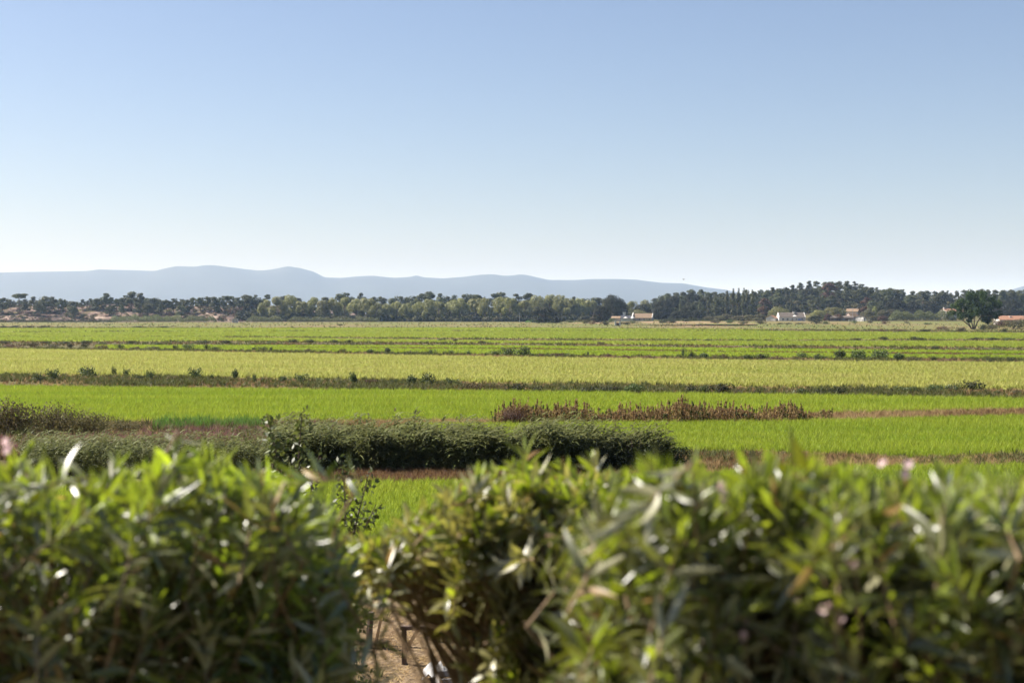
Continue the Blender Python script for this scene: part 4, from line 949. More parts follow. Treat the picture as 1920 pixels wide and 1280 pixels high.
for (b0, tx, tz) in trunks:
    mb = MB(); b0, tx, tz = b0 * k * 0.5, tx * k, tz * k
    pts = [np.array([b0, 0, -0.1]), np.array([b0 * 0.7 + tx * 0.25, 0.2, tz * 0.35]), np.array([tx * 0.65, 0.1, tz * 0.7]), np.array([tx, 0, tz])]
    mb.tube(pts, [0.24, 0.19, 0.14, 0.08], 8)
    for c in [c for c in limbs if abs(c[0] - tx) < 2.2][:5]:
        mb.tube([pts[2], (pts[2] + c) / 2 + np.array([0, 0, 0.2]), c], [0.10, 0.06, 0.03], 5)
    mb.build('trunk', M['bark'], lt)

# ------------------------------------------------------------------ houses
def house(name, px, base_py, dist, W_, D_, wall_h, roof_h, wall_mat, roof_mat, label, rz=0.0, windows=(), door=None, chimney=None, hip=0.0, parapet=None, over=0.35):
    """gabled house, ridge along local x, front towards the camera (-y)"""
    q = at(px, base_py, dist); g = float(H(q[0], dist))
    o = empty(name, (q[0], dist, g - 0.1), rz, (1, 1, 0.8))
    w = W_ / 2; d = D_ / 2
    mb = MB(); mb.box(-w, w, -d, d, 0, wall_h)
    mb.prism_x([(-d, wall_h), (d, wall_h), (0, wall_h + roof_h - 0.12)], -w, w)
    mb.build('wall', wall_mat, o)
    rf = MB(); e = over; zr = wall_h + roof_h; ze = wall_h - roof_h * e / d
    rw = w + (0.25 if not parapet else -0.02)
    t = 0.16
    hx_ = hip * W_ / 2
    V = [(-rw, -d-e, ze), (rw, -d-e, ze), (rw - hx_, 0, zr), (-rw + hx_, 0, zr), (-rw, d+e, ze), (rw, d+e, ze)]
    V += [(x, y, z + t) for x, y, z in V]
    rf.add(V, [(0,3,2,1), (3,4,5,2), (6,7,8,9), (9,8,11,10), (0,1,7,6), (5,4,10,11), (0,6,9,3), (3,9,10,4), (1,2,8,7), (2,5,11,8)])
    ro = rf.build('roof', roof_mat, o)
    # courses of tile, proud of the slab on the front slope
    tl = MB()
    nrow = max(3, int(math.hypot(d + e, roof_h) / 0.9))
    for q_ in range(nrow):
        s0 = q_ / nrow; yy = -d - e + (d + e) * s0; zz = ze + (zr - ze) * s0 + t
        tl.box(-rw + hx_ * s0 + 0.02, rw - hx_ * s0 - 0.02, yy - 0.02, yy + 0.12, zz + 0.004, zz + 0.07)
    tl.build('tile_course', roof_mat, ro)
    if parapet:
        for s in (-1, 1):
            pb = MB(); x0, x1 = (s * w, s * (w + 0.35)) if s > 0 else (s * (w + 0.35), s * w)
            pb.prism_x([(-d - 0.3, 0.0), (d + 0.3, 0.0), (d + 0.3, wall_h + 0.3), (0, zr + parapet), (-d - 0.3, wall_h + 0.3)], x0, x1)
            pb.build('gable_parapet', M['white_wall'], o)
    for (wx, wz, ww, wh) in windows:
        fr = MB(); f0 = -d - 0.05
        fr.box(wx - ww/2 - 0.1, wx + ww/2 + 0.1, f0, -d + 0.1, wz - 0.1, wz); fr.box(wx - ww/2 - 0.1, wx + ww/2 + 0.1, f0, -d + 0.1, wz + wh, wz + wh + 0.1)
        fr.box(wx - ww/2 - 0.1, wx - ww/2, f0, -d + 0.1, wz, wz + wh); fr.box(wx + ww/2, wx + ww/2 + 0.1, f0, -d + 0.1, wz, wz + wh); fr.box(wx - 0.03, wx + 0.03, f0 + 0.01, -d + 0.1, wz, wz + wh)
        wo_ = fr.build('window', M['white_wall'], o)
        MB().box(wx - ww/2, wx + ww/2, -d - 0.015, -d + 0.05, wz, wz + wh).build('pane', M['window'], wo_)
    if door:
        dx, dw, dh = door
        do = MB().box(dx - dw/2, dx + dw/2, -d - 0.04, -d + 0.05, 0, dh).build('door', M['window'], o)
        MB().box(dx + dw/2 - 0.16, dx + dw/2 - 0.08, -d - 0.08, -d - 0.04, 1.0, 1.12).build('handle', M['metal'], do)
    if chimney:
        cx, cyy, cw, ch = chimney
        cb = MB(); cb.box(cx - cw/2, cx + cw/2, cyy - cw/2, cyy + cw/2, wall_h + roof_h * 0.4, zr + ch); cb.box(cx - cw/2 - 0.12, cx + cw/2 + 0.12, cyy - cw/2 - 0.12, cyy + cw/2 + 0.12, zr + ch, zr + ch + 0.2)
        cb.build('chimney', M['white_wall'], ro)
    tag(o, label, 'house')
    return o, g

# farmhouse with the white gable
o, g = house('farmhouse', 1205, 600, 835, 11.5, 7.0, 2.6, 3.0, M['pink_wall'], M['tile_tan'], 'farmhouse with tan tiled roof, steep white gable and shaded front wing', rz=math.radians(-12), windows=[(-1.5, 0.9, 0.8, 1.1), (1.2, 0.9, 0.8, 1.1), (3.0, 0.9, 0.8, 1.1)], door=(4.4, 1.0, 2.0), chimney=None, parapet=0.35)
wg = MB(); wg.box(-12.2, -5.9, -6.0, -1.2, 0, 2.2); wg.build('wing_wall', M['white_wall'], o)
wr = MB(); wr.add([(-12.5, -6.6, 2.1), (-5.85, -6.6, 2.1), (-5.85, -1.0, 4.2), (-12.5, -1.0, 4.2), (-12.5, -6.6, 2.3), (-5.85, -6.6, 2.3), (-5.85, -1.0, 4.4), (-12.5, -1.0, 4.4)], [(0,3,2,1), (4,5,6,7), (0,1,5,4), (1,2,6,5), (2,3,7,6), (3,0,4,7)]); wr.build('wing_roof', M['wing_roof_shade'], o)
cb = MB(); cb.box(-11.6, -10.2, -1.0, 0.4, 0, 6.4); cb.box(-11.8, -10.0, -1.2, 0.6, 6.4, 6.7); cb.build('chimney', M['white_wall'], o)
rg = MB(); rg.add([(-5.8, -7.0, 2.2), (-5.3, -7.0, 2.2), (-5.3, 0.3, 6.4), (-5.8, 0.3, 6.4), (-5.8, -7.0, 0), (-5.3, -7.0, 0), (-5.3, 0.3, 0), (-5.8, 0.3, 0)], [(0,1,2,3), (4,7,6,5), (0,4,5,1), (1,5,6,2), (2,6,7,3), (3,7,4,0)]); rg.build('raking_wall', M['white_wall'], o)
sh = MB(); sh.box(-18.0, -12.8, -4.0, 0.0, 0, 2.3); sh.build('lean_to_wall', M['pink_wall'], o)
sr = MB(); sr.add([(-18.3, -4.4, 2.25), (-12.6, -4.4, 2.25), (-12.6, 0.3, 3.6), (-18.3, 0.3, 3.6), (-18.3, -4.4, 2.4), (-12.6, -4.4, 2.4), (-12.6, 0.3, 3.75), (-18.3, 0.3, 3.75)], [(0,3,2,1), (4,5,6,7), (0,1,5,4), (1,2,6,5), (2,3,7,6), (3,0,4,7)]); sr.build('lean_to_roof', M['tile_tan'], o)
for x_, y_ in [(1173, 597), (1186, 599)]:
    q = at(x_, y_ + 4, 815); gg = float(H(q[0], 815)); par = empty('garden_parasol', (q[0], 815, gg))
    cn = MB(); cn.add([(1.4*math.cos(a), 1.4*math.sin(a), 2.1) for a in np.arange(8)*math.pi/4] + [(0, 0, 2.75)], [(i_, (i_+1) % 8, 8) for i_ in range(8)]); cn.build('canopy', M['canvas'], par)
    MB().tube([(0, 0, 0), (0, 0, 2.7)], 0.04, 6).build('pole', M['metal'], par)
    tag(par, 'white garden parasol, ' + ('left' if x_ < 1180 else 'right') + ' one of two before the gabled farmhouse', 'parasol', 'garden parasols')
q = on_ground(1154, 611); gp = empty('gate_pillars', (q[0], q[1], float(H(q[0], q[1]))))
MB().box(-0.35, 0.35, -0.35, 0.35, 0, 2.4).build('pillar', M['white_wall'], gp); MB().box(1.5, 2.2, -0.35, 0.35, 0, 2.0).build('pillar', M['white_wall'], gp); MB().box(0.35, 1.5, -0.1, 0.1, 0, 1.4).build('gate_panel', M['old_wood'], gp)
tag(gp, 'white gate pillars at the field edge below the gabled farmhouse', 'gate')

# long house with the grey roof
o, g = house('farmhouse', 1483, 604, 815, 14.5, 7.5, 3.0, 3.2, M['white_wall'], M['tile_grey'], 'long low farmhouse with grey roof, white chimney and shaded veranda', windows=[(-5.2, 0.9, 1.0, 1.2), (-2.6, 0.9, 1.0, 1.2), (2.6, 0.9, 1.0, 1.2), (5.4, 0.9, 1.0, 1.2)], door=(0.3, 1.2, 2.1), chimney=(1.6, -0.6, 1.2, 0.6), parapet=0.3, over=0.2)
posts = np.linspace(-6.8, 6.8, 7)
for xv in posts: MB().box(xv - 0.12, xv + 0.12, -6.6, -6.36, 0, 2.35).build('veranda_post', M['white_wall'], o)
MB().box(-7.0, 7.0, -6.65, -6.3, 2.35, 2.55).build('veranda_beam', M['white_wall'], o)
MB().box(-7.0, 7.0, -6.56, -6.42, 0.85, 0.97).build('veranda_rail', M['white_wall'], o)
MB().box(2.6, 5.0, -6.55, -6.43, 0.97, 1.8).build('blue_panel', M['blue_trim'], o)
o2, g2 = house('annex', 1447, 604, 815, 5.2, 5.0, 2.5, 1.7, M['white_wall'], M['tile_orange'], 'small white annex with orange roof left of the grey roofed farmhouse', rz=math.radians(62), windows=[(0, 0.9, 0.8, 1.0)])
q = at(1490, 597, 803); par = empty('garden_parasol', (q[0], 803, float(H(q[0], 803))))
cn = MB(); cn.add([(1.3*math.cos(a), 1.3*math.sin(a), 2.9) for a in np.arange(8)*math.pi/4] + [(0, 0, 3.5)], [(i_, (i_+1) % 8, 8) for i_ in range(8)]); cn.build('canopy', M['canvas'], par)
MB().tube([(0, 0, 0), (0, 0, 3.45)], 0.04, 6).build('pole', M['metal'], par); tag(par, 'white garden parasol in front of the grey roofed farmhouse veranda', 'parasol', 'garden parasols')
# house among the trees, stone sheds, white huts
house('cottage', 1599, 582, 930, 7.5, 6.5, 3.2, 2.3, M['white_wall'], M['tile_tan'], 'white cottage with pale tan roof up among the green trees', rz=math.radians(-25), windows=[(2.2, 1.0, 1.0, 1.2)], chimney=(2.8, 0, 0.7, 0.5))
house('stone_shed', 1577, 605, 815, 13, 5, 2.6, 1.3, M['stone_wall'], M['tile_grey'], 'long low brown stone shed right of the grey roofed farmhouse', windows=[(-4.0, 0.8, 0.8, 1.2), (1.0, 0.8, 0.8, 1.2)], door=(-1.5, 1.2, 2.0))
house('stone_barn', 1597, 604, 830, 6.2, 6.0, 3.4, 2.6, M['pink_wall'], M['tile_tan'], 'taller stone barn with tan roof behind the low shed', rz=math.radians(30), door=(0, 1.4, 2.2))
house('white_shed', 1612, 605, 812, 3.2, 3.4, 3.0, 0.7, M['white_wall'], M['tile_grey'], 'small white shed at the right end of the stone sheds', rz=math.radians(50), door=(0, 0.9, 1.9))
house('white_shed', 1618, 605, 806, 2.2, 2.4, 3.1, 0.5, M['white_wall'], M['tile_grey'], 'narrow white shed just right of the small white shed', rz=math.radians(40), door=(0.2, 0.8, 1.9))
house('white_house', 1778, 585, 905, 8.0, 7.0, 5.2, 1.9, M['white_wall'], M['tile_orange'], 'tall white house with orange roof behind the cane hedge', rz=math.radians(20), windows=[(-1.8, 2.9, 1.0, 1.3), (1.6, 2.9, 1.0, 1.3)], chimney=(-3.2, 0, 0.9, 0.9))
o, g = house('orange_roofed_house', 1905, 601, 690, 19, 9, 3.0, 2.3, M['white_wall'], M['tile_orange'], 'low white house with long orange roof cut by the right edge', windows=[(-7.6, 0.9, 1.0, 1.2), (-4.4, 0.4, 1.6, 1.8), (3.0, 0.9, 1.2, 1.2)], door=(-2.3, 1.4, 2.2), chimney=(-3.4, -1.6, 0.9, -0.3))
MB().box(-6.2, 1.6, -6.4, -4.9, 2.35, 2.6).build('porch_roof', M['tile_orange'], o)
for xv in (-6.0, -3.4, -0.9, 1.4): MB().box(xv - 0.2, xv + 0.2, -6.3, -5.95, 0, 2.35).build('porch_post', M['white_wall'], o)
# pump hut on the far left
q = on_ground(441, 605.3); hut = empty('pump_hut', (q[0], q[1], 0), math.radians(8))
hb = MB(); hb.box(-1.6, -1.2, -1.2, 1.2, 0, 2.0); hb.box(1.1, 1.6, -1.2, 1.2, 0, 2.0); hb.box(-0.35, 0.3, -1.2, -0.9, 0, 2.0); hb.box(-1.2, 1.1, 0.9, 1.2, 0, 2.0); hb.build('wall', M['white_wall'], hut)
MB().box(-1.75, 1.75, -1.35, 1.35, 2.0, 2.3).build('roof', M['white_wall'], hut)
MB().box(-1.2, -0.35, -1.0, -0.95, 0, 1.9).build('door', M['pink_wall'], hut); MB().box(0.3, 1.1, -1.0, -0.95, 0, 1.9).build('door', M['pink_wall'], hut)
tag(hut, 'tiny white flat roofed hut at the field edge below the dune', 'hut')
# poles
for nm_, px, base_, top_, dist, lab in [('utility_pole', 974, 605, 587, 815, 'thin pale pole standing at the field edge left of the dark domed tree'), ('utility_pole', 1599, 596, 577, 822, 'thin pole above the stone sheds')]:
    q = at(px, top_, dist); g = float(H(q[0], dist)); po = empty(nm_, (q[0], dist, g))
    MB().tube([(0, 0, -0.1), (0, 0, q[2] - g)], [0.14, 0.09], 8).build('pole', M['metal'], po)
    MB().box(-0.5, 0.5, -0.06, 0.06, q[2] - g - 0.5, q[2] - g - 0.38).build('crossarm', M['metal'], po)
    tag(po, lab, 'pole')
# rail fence right of the sheds
q = on_ground(1640, 607); fe = empty('rail_fence', (q[0], 790, float(H(q[0], 790))))
for i_ in range(7): MB().box(i_ * 1.9 - 0.1, i_ * 1.9 + 0.1, -0.1, 0.1, 0, 1.35).build('post', M['white_wall'], fe)
for z_ in (0.6, 1.1): MB().box(0, 11.4, -0.14, -0.105, z_, z_ + 0.14).build('rail', M['white_wall'], fe)
tag(fe, 'low white rail fence right of the white sheds', 'fence')
# masts on the hills
for px in (1115, 1122):
    q = at(px, 523, RID); mo = empty('radio_mast', (q[0], RID, q[2] - 3))
    MB().tube([(0, 0, 0), (0, 0, 18)], [0.9, 0.4], 6).build('mast', M['metal'], mo)
    MB().box(-1.5, 1.5, -0.4, 0.4, 12, 13).build('antenna_arm', M['metal'], mo)
    tag(mo, f'faint mast on the blue hills, {"left" if px < 1118 else "right"} one of the pair', 'mast', 'masts on the hills')
# bird
q = at(1282, 524, 240); bi = empty('bird', tuple(q), 0.6)
body = MB(); body.tube([(0, -0.16, 0), (0, -0.09, 0.01), (0, 0.05, 0.0), (0, 0.15, -0.01), (0, 0.26, -0.01)], [0.012, 0.035, 0.05, 0.03, 0.012], 8); body.build('body', M['feather'], bi, True)
for s in (-1, 1):
    wv = MB(); wv.add([(0, -0.06, 0.03), (0, 0.08, 0.03), (s*0.16, 0.07, 0.10), (s*0.16, -0.07, 0.10), (s*0.34, 0.07, 0.05), (s*0.34, 0.0, 0.05), (0, -0.06, 0.045), (0, 0.08, 0.045), (s*0.16, 0.07, 0.11), (s*0.16, -0.07, 0.11)], [(0,1,2,3), (3,2,4,5), (6,9,8,7), (9,5,4,8), (0,3,9,6), (1,7,8,2), (3,5,9), (2,8,4)]); wv.build('wing', M['feather'], bi)
tag(bi, 'small dark bird flying above the end of the blue hills', 'bird')

# ------------------------------------------------------------------ kitchen garden seen through the gap
q = on_ground(691, 1212, 0.05); po = empty('wooden_post', tuple(q)); D = q[1]; k = D / F
MB().tube([(0, 0, -0.2), (0.02, 0, 0.3), (0.045, 0, 66 * k)], [6.0 * k, 5.8 * k, 5.6 * k], 10).build('post', M['old_wood'], po)
tag(po, 'dark round wooden post standing in the straw strewn garden', 'post')
q2 = on_ground(699, 1206, 0.05); st = empty('leaning_stake', tuple(q2))
MB().add([(0, -.03, -0.1), (0.05, -.03, -0.1), (0.05, 0.03, -0.1), (0, 0.03, -0.1), (20*k, -.03, 77*k), (25*k, -.03, 79*k), (25*k, .03, 79*k), (20*k, .03, 77*k)], [(0,3,2,1), (4,5,6,7), (0,1,5,4), (1,2,6,5), (2,3,7,6), (3,0,4,7)]).build('stake', M['new_wood'], st)
tag(st, 'pale sawn stake leaning beside the dark round post', 'stake')
q3 = on_ground(758, 1243, 0.05); D = q3[1]; k = D / F; tr = empty('trellis_frame', tuple(q3))
MB().box(-4.5*k, 4.5*k, -.04, .04, -0.2, 64*k).build('post', M['old_wood'], tr)
MB().box(-7*k, 62*k, -.05, .05, 64.2*k, 71*k).build('crossbar', M['old_wood'], tr)
MB().add([(4.6*k, -.03, 22*k), (4.6*k, -.03, 34*k), (4.6*k, .03, 34*k), (4.6*k, .03, 22*k), (30*k, -.03, 64*k), (22*k, -.03, 64*k), (22*k, .03, 64*k), (30*k, .03, 64*k)], [(0,4,5,1), (3,2,6,7), (1,5,6,2), (0,3,7,4), (0,1,2,3), (4,7,6,5)]).build('brace', M['new_wood'], tr)
MB().tube([(30*k, 2.2, 0), (32*k, 2.2, 98*k)], 0.03, 6).build('rear_post', M['new_wood'], tr)
tag(tr, 'wooden trellis frame with crossbar and diagonal brace in the garden', 'trellis')
def wire(pts, label):
    return tag(MB().tube(pts, 0.006, 4).build('garden_string', M['string']), label, 'string', 'strings over the garden')
for (a, b, dist, lab) in [((757, 1171), (900, 1182), 22.4, 'pale string from the trellis crossbar, lowest of the strings'), ((760, 1128), (1080, 1152), 24.0, 'pale taut string crossing the garden above the trellis'), ((820, 1108), (1180, 1100), 25.0, 'topmost pale taut string over the garden'), ((810, 1165), (1080, 1140), 23.4, 'pale taut string rising to the right over the garden')]:
    wire([at(*a, dist), (at(*a, dist) + at(*b, dist + 1)) / 2 + np.array([0, 0, -0.03]), at(*b, dist + 1)], lab)
# crumpled white plastic
rng = np.random.default_rng(91)
q = on_ground(818, 1268, 0.06); pg = np.linspace(-0.2, 0.2, 9)
X, Y = np.meshgrid(pg, pg * 1.6); Z = 0.03 + 0.09 * np.abs(rng.normal(0, 1, X.shape)) * (1 - (X / 0.24) ** 2)
i = np.arange(8)[:, None] * 9 + np.arange(8)[None, :]
Fc = np.stack([i, i + 1, i + 10, i + 9], -1).reshape(-1, 4)
o = obj('plastic_sheet', mesh_np('plastic_sheet', np.stack([X, Y, Z], -1).reshape(-1, 3), Fc, M['plastic']), None, tuple(q)); tag(o, 'crumpled white plastic sheet lying on the garden soil', 'plastic sheet')
so = o.modifiers.new('thickness', 'SOLIDIFY'); so.thickness = 0.004
q = on_ground(846, 1292, 0.05); cr_ = empty('planting_box', tuple(q), 0.15)
for (a, b, c, d) in [(-0.2, 0.45, -0.25, -0.22), (-0.2, 0.45, 0.22, 0.25), (-0.2, -0.17, -0.22, 0.22), (0.42, 0.45, -0.22, 0.22)]: MB().box(a, b, c, d, 0, 0.22).build('side_board', M['plastic'], cr_)
MB().box(-0.165, 0.415, -0.215, 0.215, 0, 0.14).build('soil', M['garden'], cr_)
tag(cr_, 'pale box edge beside the crumpled plastic in the garden', 'box')
# dry straw on the garden
P = np.stack([rng.uniform(-6, 6, 2600), rng.uniform(19, 31.5, 2600), np.zeros(2600)], -1); P[:, 2] = H(P[:, 0], P[:, 1]) + 0.02
sv_, sf_ = leaves(np.zeros((14, 3)) + rng.normal(0, 0.12, (14, 3)) * [1, 1, 0.08], 0.28, 0.018, rng, bias=(0, 0, 0)); sv_[:, 2] = np.abs(sv_[:, 2]) * 0.3
scatter('straw', P, [proto('straw_bits', sv_, sf_, M['dry_grass'])], 0.6, 1.3, 'dry straw lying on the garden soil', 'straw', 92)
P = np.stack([rng.uniform(-14, 14, 700), rng.uniform(28, 33.5, 700), np.zeros(700)], -1)
scatter('weeds', P, TUFT['weed'], 0.6, 1.5, 'dull green weeds along the garden edge', 'weeds', 93)

P = np.stack([rng.uniform(-8, 8, 260), rng.uniform(19, 31, 260), np.zeros(260)], -1); P[:, 2] = H(P[:, 0], P[:, 1])
scatter('weeds', P, TUFT['weed'], 0.25, 0.7, 'scattered green weeds on the straw strewn garden soil', 'weeds', 94)

# ------------------------------------------------------------------ saplings between garden and hedge
def sapling(name, base, stems, leaf, n_leaf, label, rng, mat='sapling'):
    o = empty(name, tuple(base))
    parts = []
    for pts, dens in stems:
        pts = [np.array(p_) - base for p_ in pts]
        MB().tube(pts, np.linspace(0.022, 0.005, len(pts)), 6).build('stem', M['bark'], o)
        seg = np.array(pts); cum = np.r_[0, np.cumsum(np.linalg.norm(np.diff(seg, axis=0), axis=1))]
        n_ = int(n_leaf * dens * 2.6); t = cum[-1] * (0.25 + 0.75 * rng.random(n_))
        P_ = np.stack([np.interp(t, cum, seg[:, j]) for j in range(3)], -1)
        sp = 0.15 * (1.1 - 0.75 * t / cum[-1])[:, None]
        tw = rng.normal(0, 1, (n_, 3)) * sp
        parts.append(leaves(P_ + tw, leaf, leaf * 0.5, rng, bias=(0, 0, -0.4)))
        tb = MB()
        for j in range(0, n_, 9): tb.tube([P_[j], P_[j] + tw[j] * 0.5 + np.array([0, 0, 0.02]), P_[j] + tw[j]], [0.004, 0.003, 0.002], 3)
        tb.build('twigs', M['bark'], o)
    V, F_ = cat_leaves(parts)
    obj('foliage', mesh_np('foliage', V, F_, M[mat]), o)
    return tag(o, label, 'tree')
rng = np.random.default_rng(95)
def A(px, py, d): return at(px, py, d)
b0 = np.array([at(540, 1000, 17.5)[0], 17.5, float(H(at(540, 1000, 17.5)[0], 17.5))])
sapling('sapling', b0, [([b0, A(545, 1000, 17.5), A(525, 880, 17.4), A(500, 775, 17.4)], 1.0), ([b0 + [.1, 0, 0], A(570, 960, 17.6), A(560, 860, 17.6), A(566, 775, 17.6)], 0.9), ([b0, A(520, 960, 17.3), A(510, 890, 17.3), A(520, 830, 17.3)], 0.8), ([b0, A(580, 980, 17.5), A(585, 900, 17.5), A(600, 850, 17.5)], 0.5)],
        0.085, 230, 'dark leafed sapling whose two tips rise before the reed bed', rng)
b1 = np.array([at(618, 1100, 16.2)[0], 16.2, float(H(at(618, 1100, 16.2)[0], 16.2))])
sapling('sapling', b1, [([b1, A(640, 1060, 16.2), A(648, 960, 16.2), A(643, 865, 16.2)], 1.0), ([b1, A(650, 1060, 16.3), A(668, 980, 16.3), A(692, 885, 16.3)], 0.8), ([b1, A(640, 1080, 16.2), A(675, 1010, 16.1), A(705, 945, 16.0)], 0.6), ([b1, A(620, 1120, 16.2), A(610, 1040, 16.2), A(612, 940, 16.2)], 0.9), ([b1, A(628, 1150, 16.2), A(640, 1090, 16.2), A(655, 1010, 16.2)], 1.8), ([b1, A(610, 1180, 16.2), A(600, 1120, 16.2), A(590, 1050, 16.2)], 1.4), ([b1, A(612, 1150, 16.2), A(618, 1060, 16.2), A(625, 970, 16.2)], 1.4)],
        0.08, 200, 'thin leafy sapling at the left of the hedge gap', rng)
b2 = np.array([at(655, 1100, 18)[0], 18.0, float(H(at(655, 1100, 18)[0], 18))])
sapling('sapling', b2, [([b2, A(665, 1110, 18), A(690, 1050, 18), A(716, 1000, 18)], 0.8), ([b2, A(660, 1130, 18), A(668, 1060, 18)], 0.9)], 0.08, 150, 'short leafy sapling standing low in the hedge gap', rng)

# ------------------------------------------------------------------ oleander hedge in the foreground
def leaf_geo(L_, W_, fold, droop, twist=0.0, seg=4):
    V = []; Fc = []
    for s in range(seg + 1):
        t = s / seg
        w = W_ / 2 * (math.sin(math.pi * min(1, 0.06 + 0.94 * t ** 0.85)) ** 0.8 if 0 < t < 1 else 0.08)
        c = np.array([0, L_ * (t - 0.12 * droop * t * t), -droop * L_ * t * t * 0.5])
        V += [c + np.array([-w, 0, w * fold]), c, c + np.array([w, 0, w * fold])]
    for s in range(seg):
        b = 3 * s; Fc += [(b, b+1, b+4, b+3), (b+1, b+2, b+5, b+4)]
    return np.array(V), np.array(Fc)
LEAFV = [leaf_geo(1.0, 0.19, 0.35, dr) for dr in (0.0, 0.25, 0.5, 0.8)]
LEAFM = {}
def leaf_mesh(var, mat):
    if (var, mat) not in LEAFM:
        V, Fc = LEAFV[var]; LEAFM[(var, mat)] = mesh_np('leaf', V, Fc, M[mat], smooth=True)
    return LEAFM[(var, mat)]

def flower_mesh():
    V, Fc = [], []
    for q in range(5):
        a = q * 2 * math.pi / 5; c, s = math.cos(a), math.sin(a)
        for (r, w, z) in [(0.1, 0.1, 0), (0.6, 0.42, 0.22), (1.0, 0.3, 0.3)]:
            V += [(r*c - w*s, r*s + w*c, z), (r*c + w*s, r*s - w*c, z)]
        b = q * 6; Fc += [(b, b+1, b+3, b+2), (b+2, b+3, b+5, b+4)]
    return mesh_np('flower', np.array(V), np.array(Fc), M['petal'])
FLOWER = flower_mesh()

def shrub(name, label, cat, px0, px1, d0, d1, prof_x, prof_y, n_shoot, seed, L_=0.09, wr=0.85, mats=('ole_mature', 'ole_young', 'ole_yellow'), n_whorl=10, gap=0.026, depth=0.75, low=None, extra=(), flowers=(), young=0.35, upright=0.0, group=None, root_px=None, short_extra=0):
    rng = np.random.default_rng(seed)
    dm = (d0 + d1) / 2; xc = at(root_px or (px0 + px1) / 2, 1000, dm)[0]
    root = np.array([xc, dm, float(H(xc, dm))])
    o = empty(name, tuple(root)); tag(o, label, cat, group)
    tips = []
    while len(tips) < n_shoot:
        px = rng.uniform(px0, px1); d = rng.uniform(d0, d1)
        edge = min(px - px0, px1 - px) / (px1 - px0)
        top = np.interp(px, prof_x, prof_y) + 60 * max(0, 0.12 - edge) * 4
        dz = depth * rng.random() ** 1.6
        t_ = at(px, top + rng.normal(16, 20), d); t_[2] -= dz
        if low is not None:
            vv = t_ - np.array([0, 0, CAM_H]); py = 640 - F * (vv[2] * CP - vv[1] * SP) / (vv[1] * CP + vv[2] * SP)
            if py > np.interp(px, low[0], low[1]) - 20: continue
        tips.append((t_, dz))
    for e in extra:
        tips.append((at(*e), 0.0))
    canes = max(2, n_shoot // 9)
    ca = [root + np.array([rng.normal(0, 0.16), rng.normal(0, 0.12), 0]) for _ in range(canes)]
    mbs = [MB() for _ in range(canes)]
    Ls = []   # leaf transforms
    full_whorl = n_whorl
    for ti, (T, dz) in enumerate(tips):
        n_whorl = full_whorl if ti < n_shoot or not short_extra else short_extra
        ci = rng.integers(0, canes); b = ca[ci]
        out = T - root; out[2] = 0
        d = unit(np.array([0, 0, 1.0]) + out * 0.45 + rng.normal(0, 0.46, 3) * (1 - upright))
        Lsh = n_whorl * gap
        s0 = T - d * Lsh
        m1 = b + (s0 - b) * np.array([0.3, 0.3, 0.62]) + rng.normal(0, 0.03, 3)
        m2 = b + (s0 - b) * np.array([0.68, 0.68, 0.9]) + rng.normal(0, 0.025, 3)
        mbs[ci].tube([b + [0, 0, -0.08], m1, m2, s0, T], [0.008, 0.007, 0.0055, 0.004, 0.002], 5)
        u = unit(np.cross(d, rng.normal(size=3))); v = np.cross(d, u)
        for w_ in range(n_whorl):
            s = gap * (w_ + 0.3); age = w_ / n_whorl
            node = T - d * s
            ln = L_ * (0.72 + 0.5 * min(1, w_ / 3.0)) * rng.uniform(0.8, 1.2)
            ang = math.radians(16 + 66 * min(1, age * 1.15) + rng.normal(0, 16))
            for k3 in range(3):
                if age > 0.5 and rng.random() < 0.15: continue
                az = k3 * 2.094 + w_ * 1.047 + rng.normal(0, 0.45)
                rad = u * math.cos(az) + v * math.sin(az)
                dd = unit(d * math.cos(ang) + rad * math.sin(ang) + np.array([0, 0, -0.15 * age]))
                nn = unit(d * math.sin(ang) - rad * math.cos(ang) + rng.normal(0, 0.7, 3)); nn = unit(nn - dd * nn.dot(dd))
                xx = np.cross(dd, nn)
                r_ = rng.random()
                mat = 2 if r_ < 0.012 + (0.01 if age > 0.7 else 0) else (1 if (r_ < young and dz < 0.28 and age < 0.75) or w_ < 2 else 0)
                Ls.append((node, xx, dd, nn, ln, wr * rng.uniform(0.85, 1.2), min(3, int(rng.random() * 2 + age * 2.4)), mat, dz + age * 0.2))
    for mb in mbs:
        if mb.v: 
            mb.v = [(x - root[0], y - root[1], z - root[2]) for x, y, z in mb.v]
            mb.build('stem', M['stem'], o)
    # the most visible leaves are parts of their own, the rest is one part
    score = np.array([l_[0][1] * 0.8 + l_[8] + (5 if not (-40 < px_of(l_[0]) < 1960) else 0) for l_ in Ls])
    order = np.argsort(score); single = set(order[:290].tolist())
    Vs, Fs, mi, nb = [], [], [], 0
    for j, (P_, xx, dd, nn, ln, w, var, mat, _) in enumerate(Ls):
        if j in single:
            lo = bpy.data.objects.new('leaf', leaf_mesh(var, mats[mat])); C.objects.link(lo); lo.parent = o
            a_, b_, c_ = xx * ln * w, dd * ln, nn * ln; q_ = P_ - root
            lo.matrix_local = Matrix(((a_[0], b_[0], c_[0], q_[0]), (a_[1], b_[1], c_[1], q_[1]), (a_[2], b_[2], c_[2], q_[2]), (0, 0, 0, 1)))
        else:
            V, Fc = LEAFV[var]
            Vs.append((V[:, :1] * w * xx + V[:, 1:2] * dd + V[:, 2:] * nn) * ln + (P_ - root)); Fs.append(Fc + nb); nb += len(V); mi.append(np.full(len(Fc), mat))
    if Vs:
        fo = obj('foliage', mesh_np('foliage', np.concatenate(Vs), np.concatenate(Fs), [M[q] for q in mats], np.concatenate(mi), smooth=True), o)
        fo['kind'] = 'stuff'
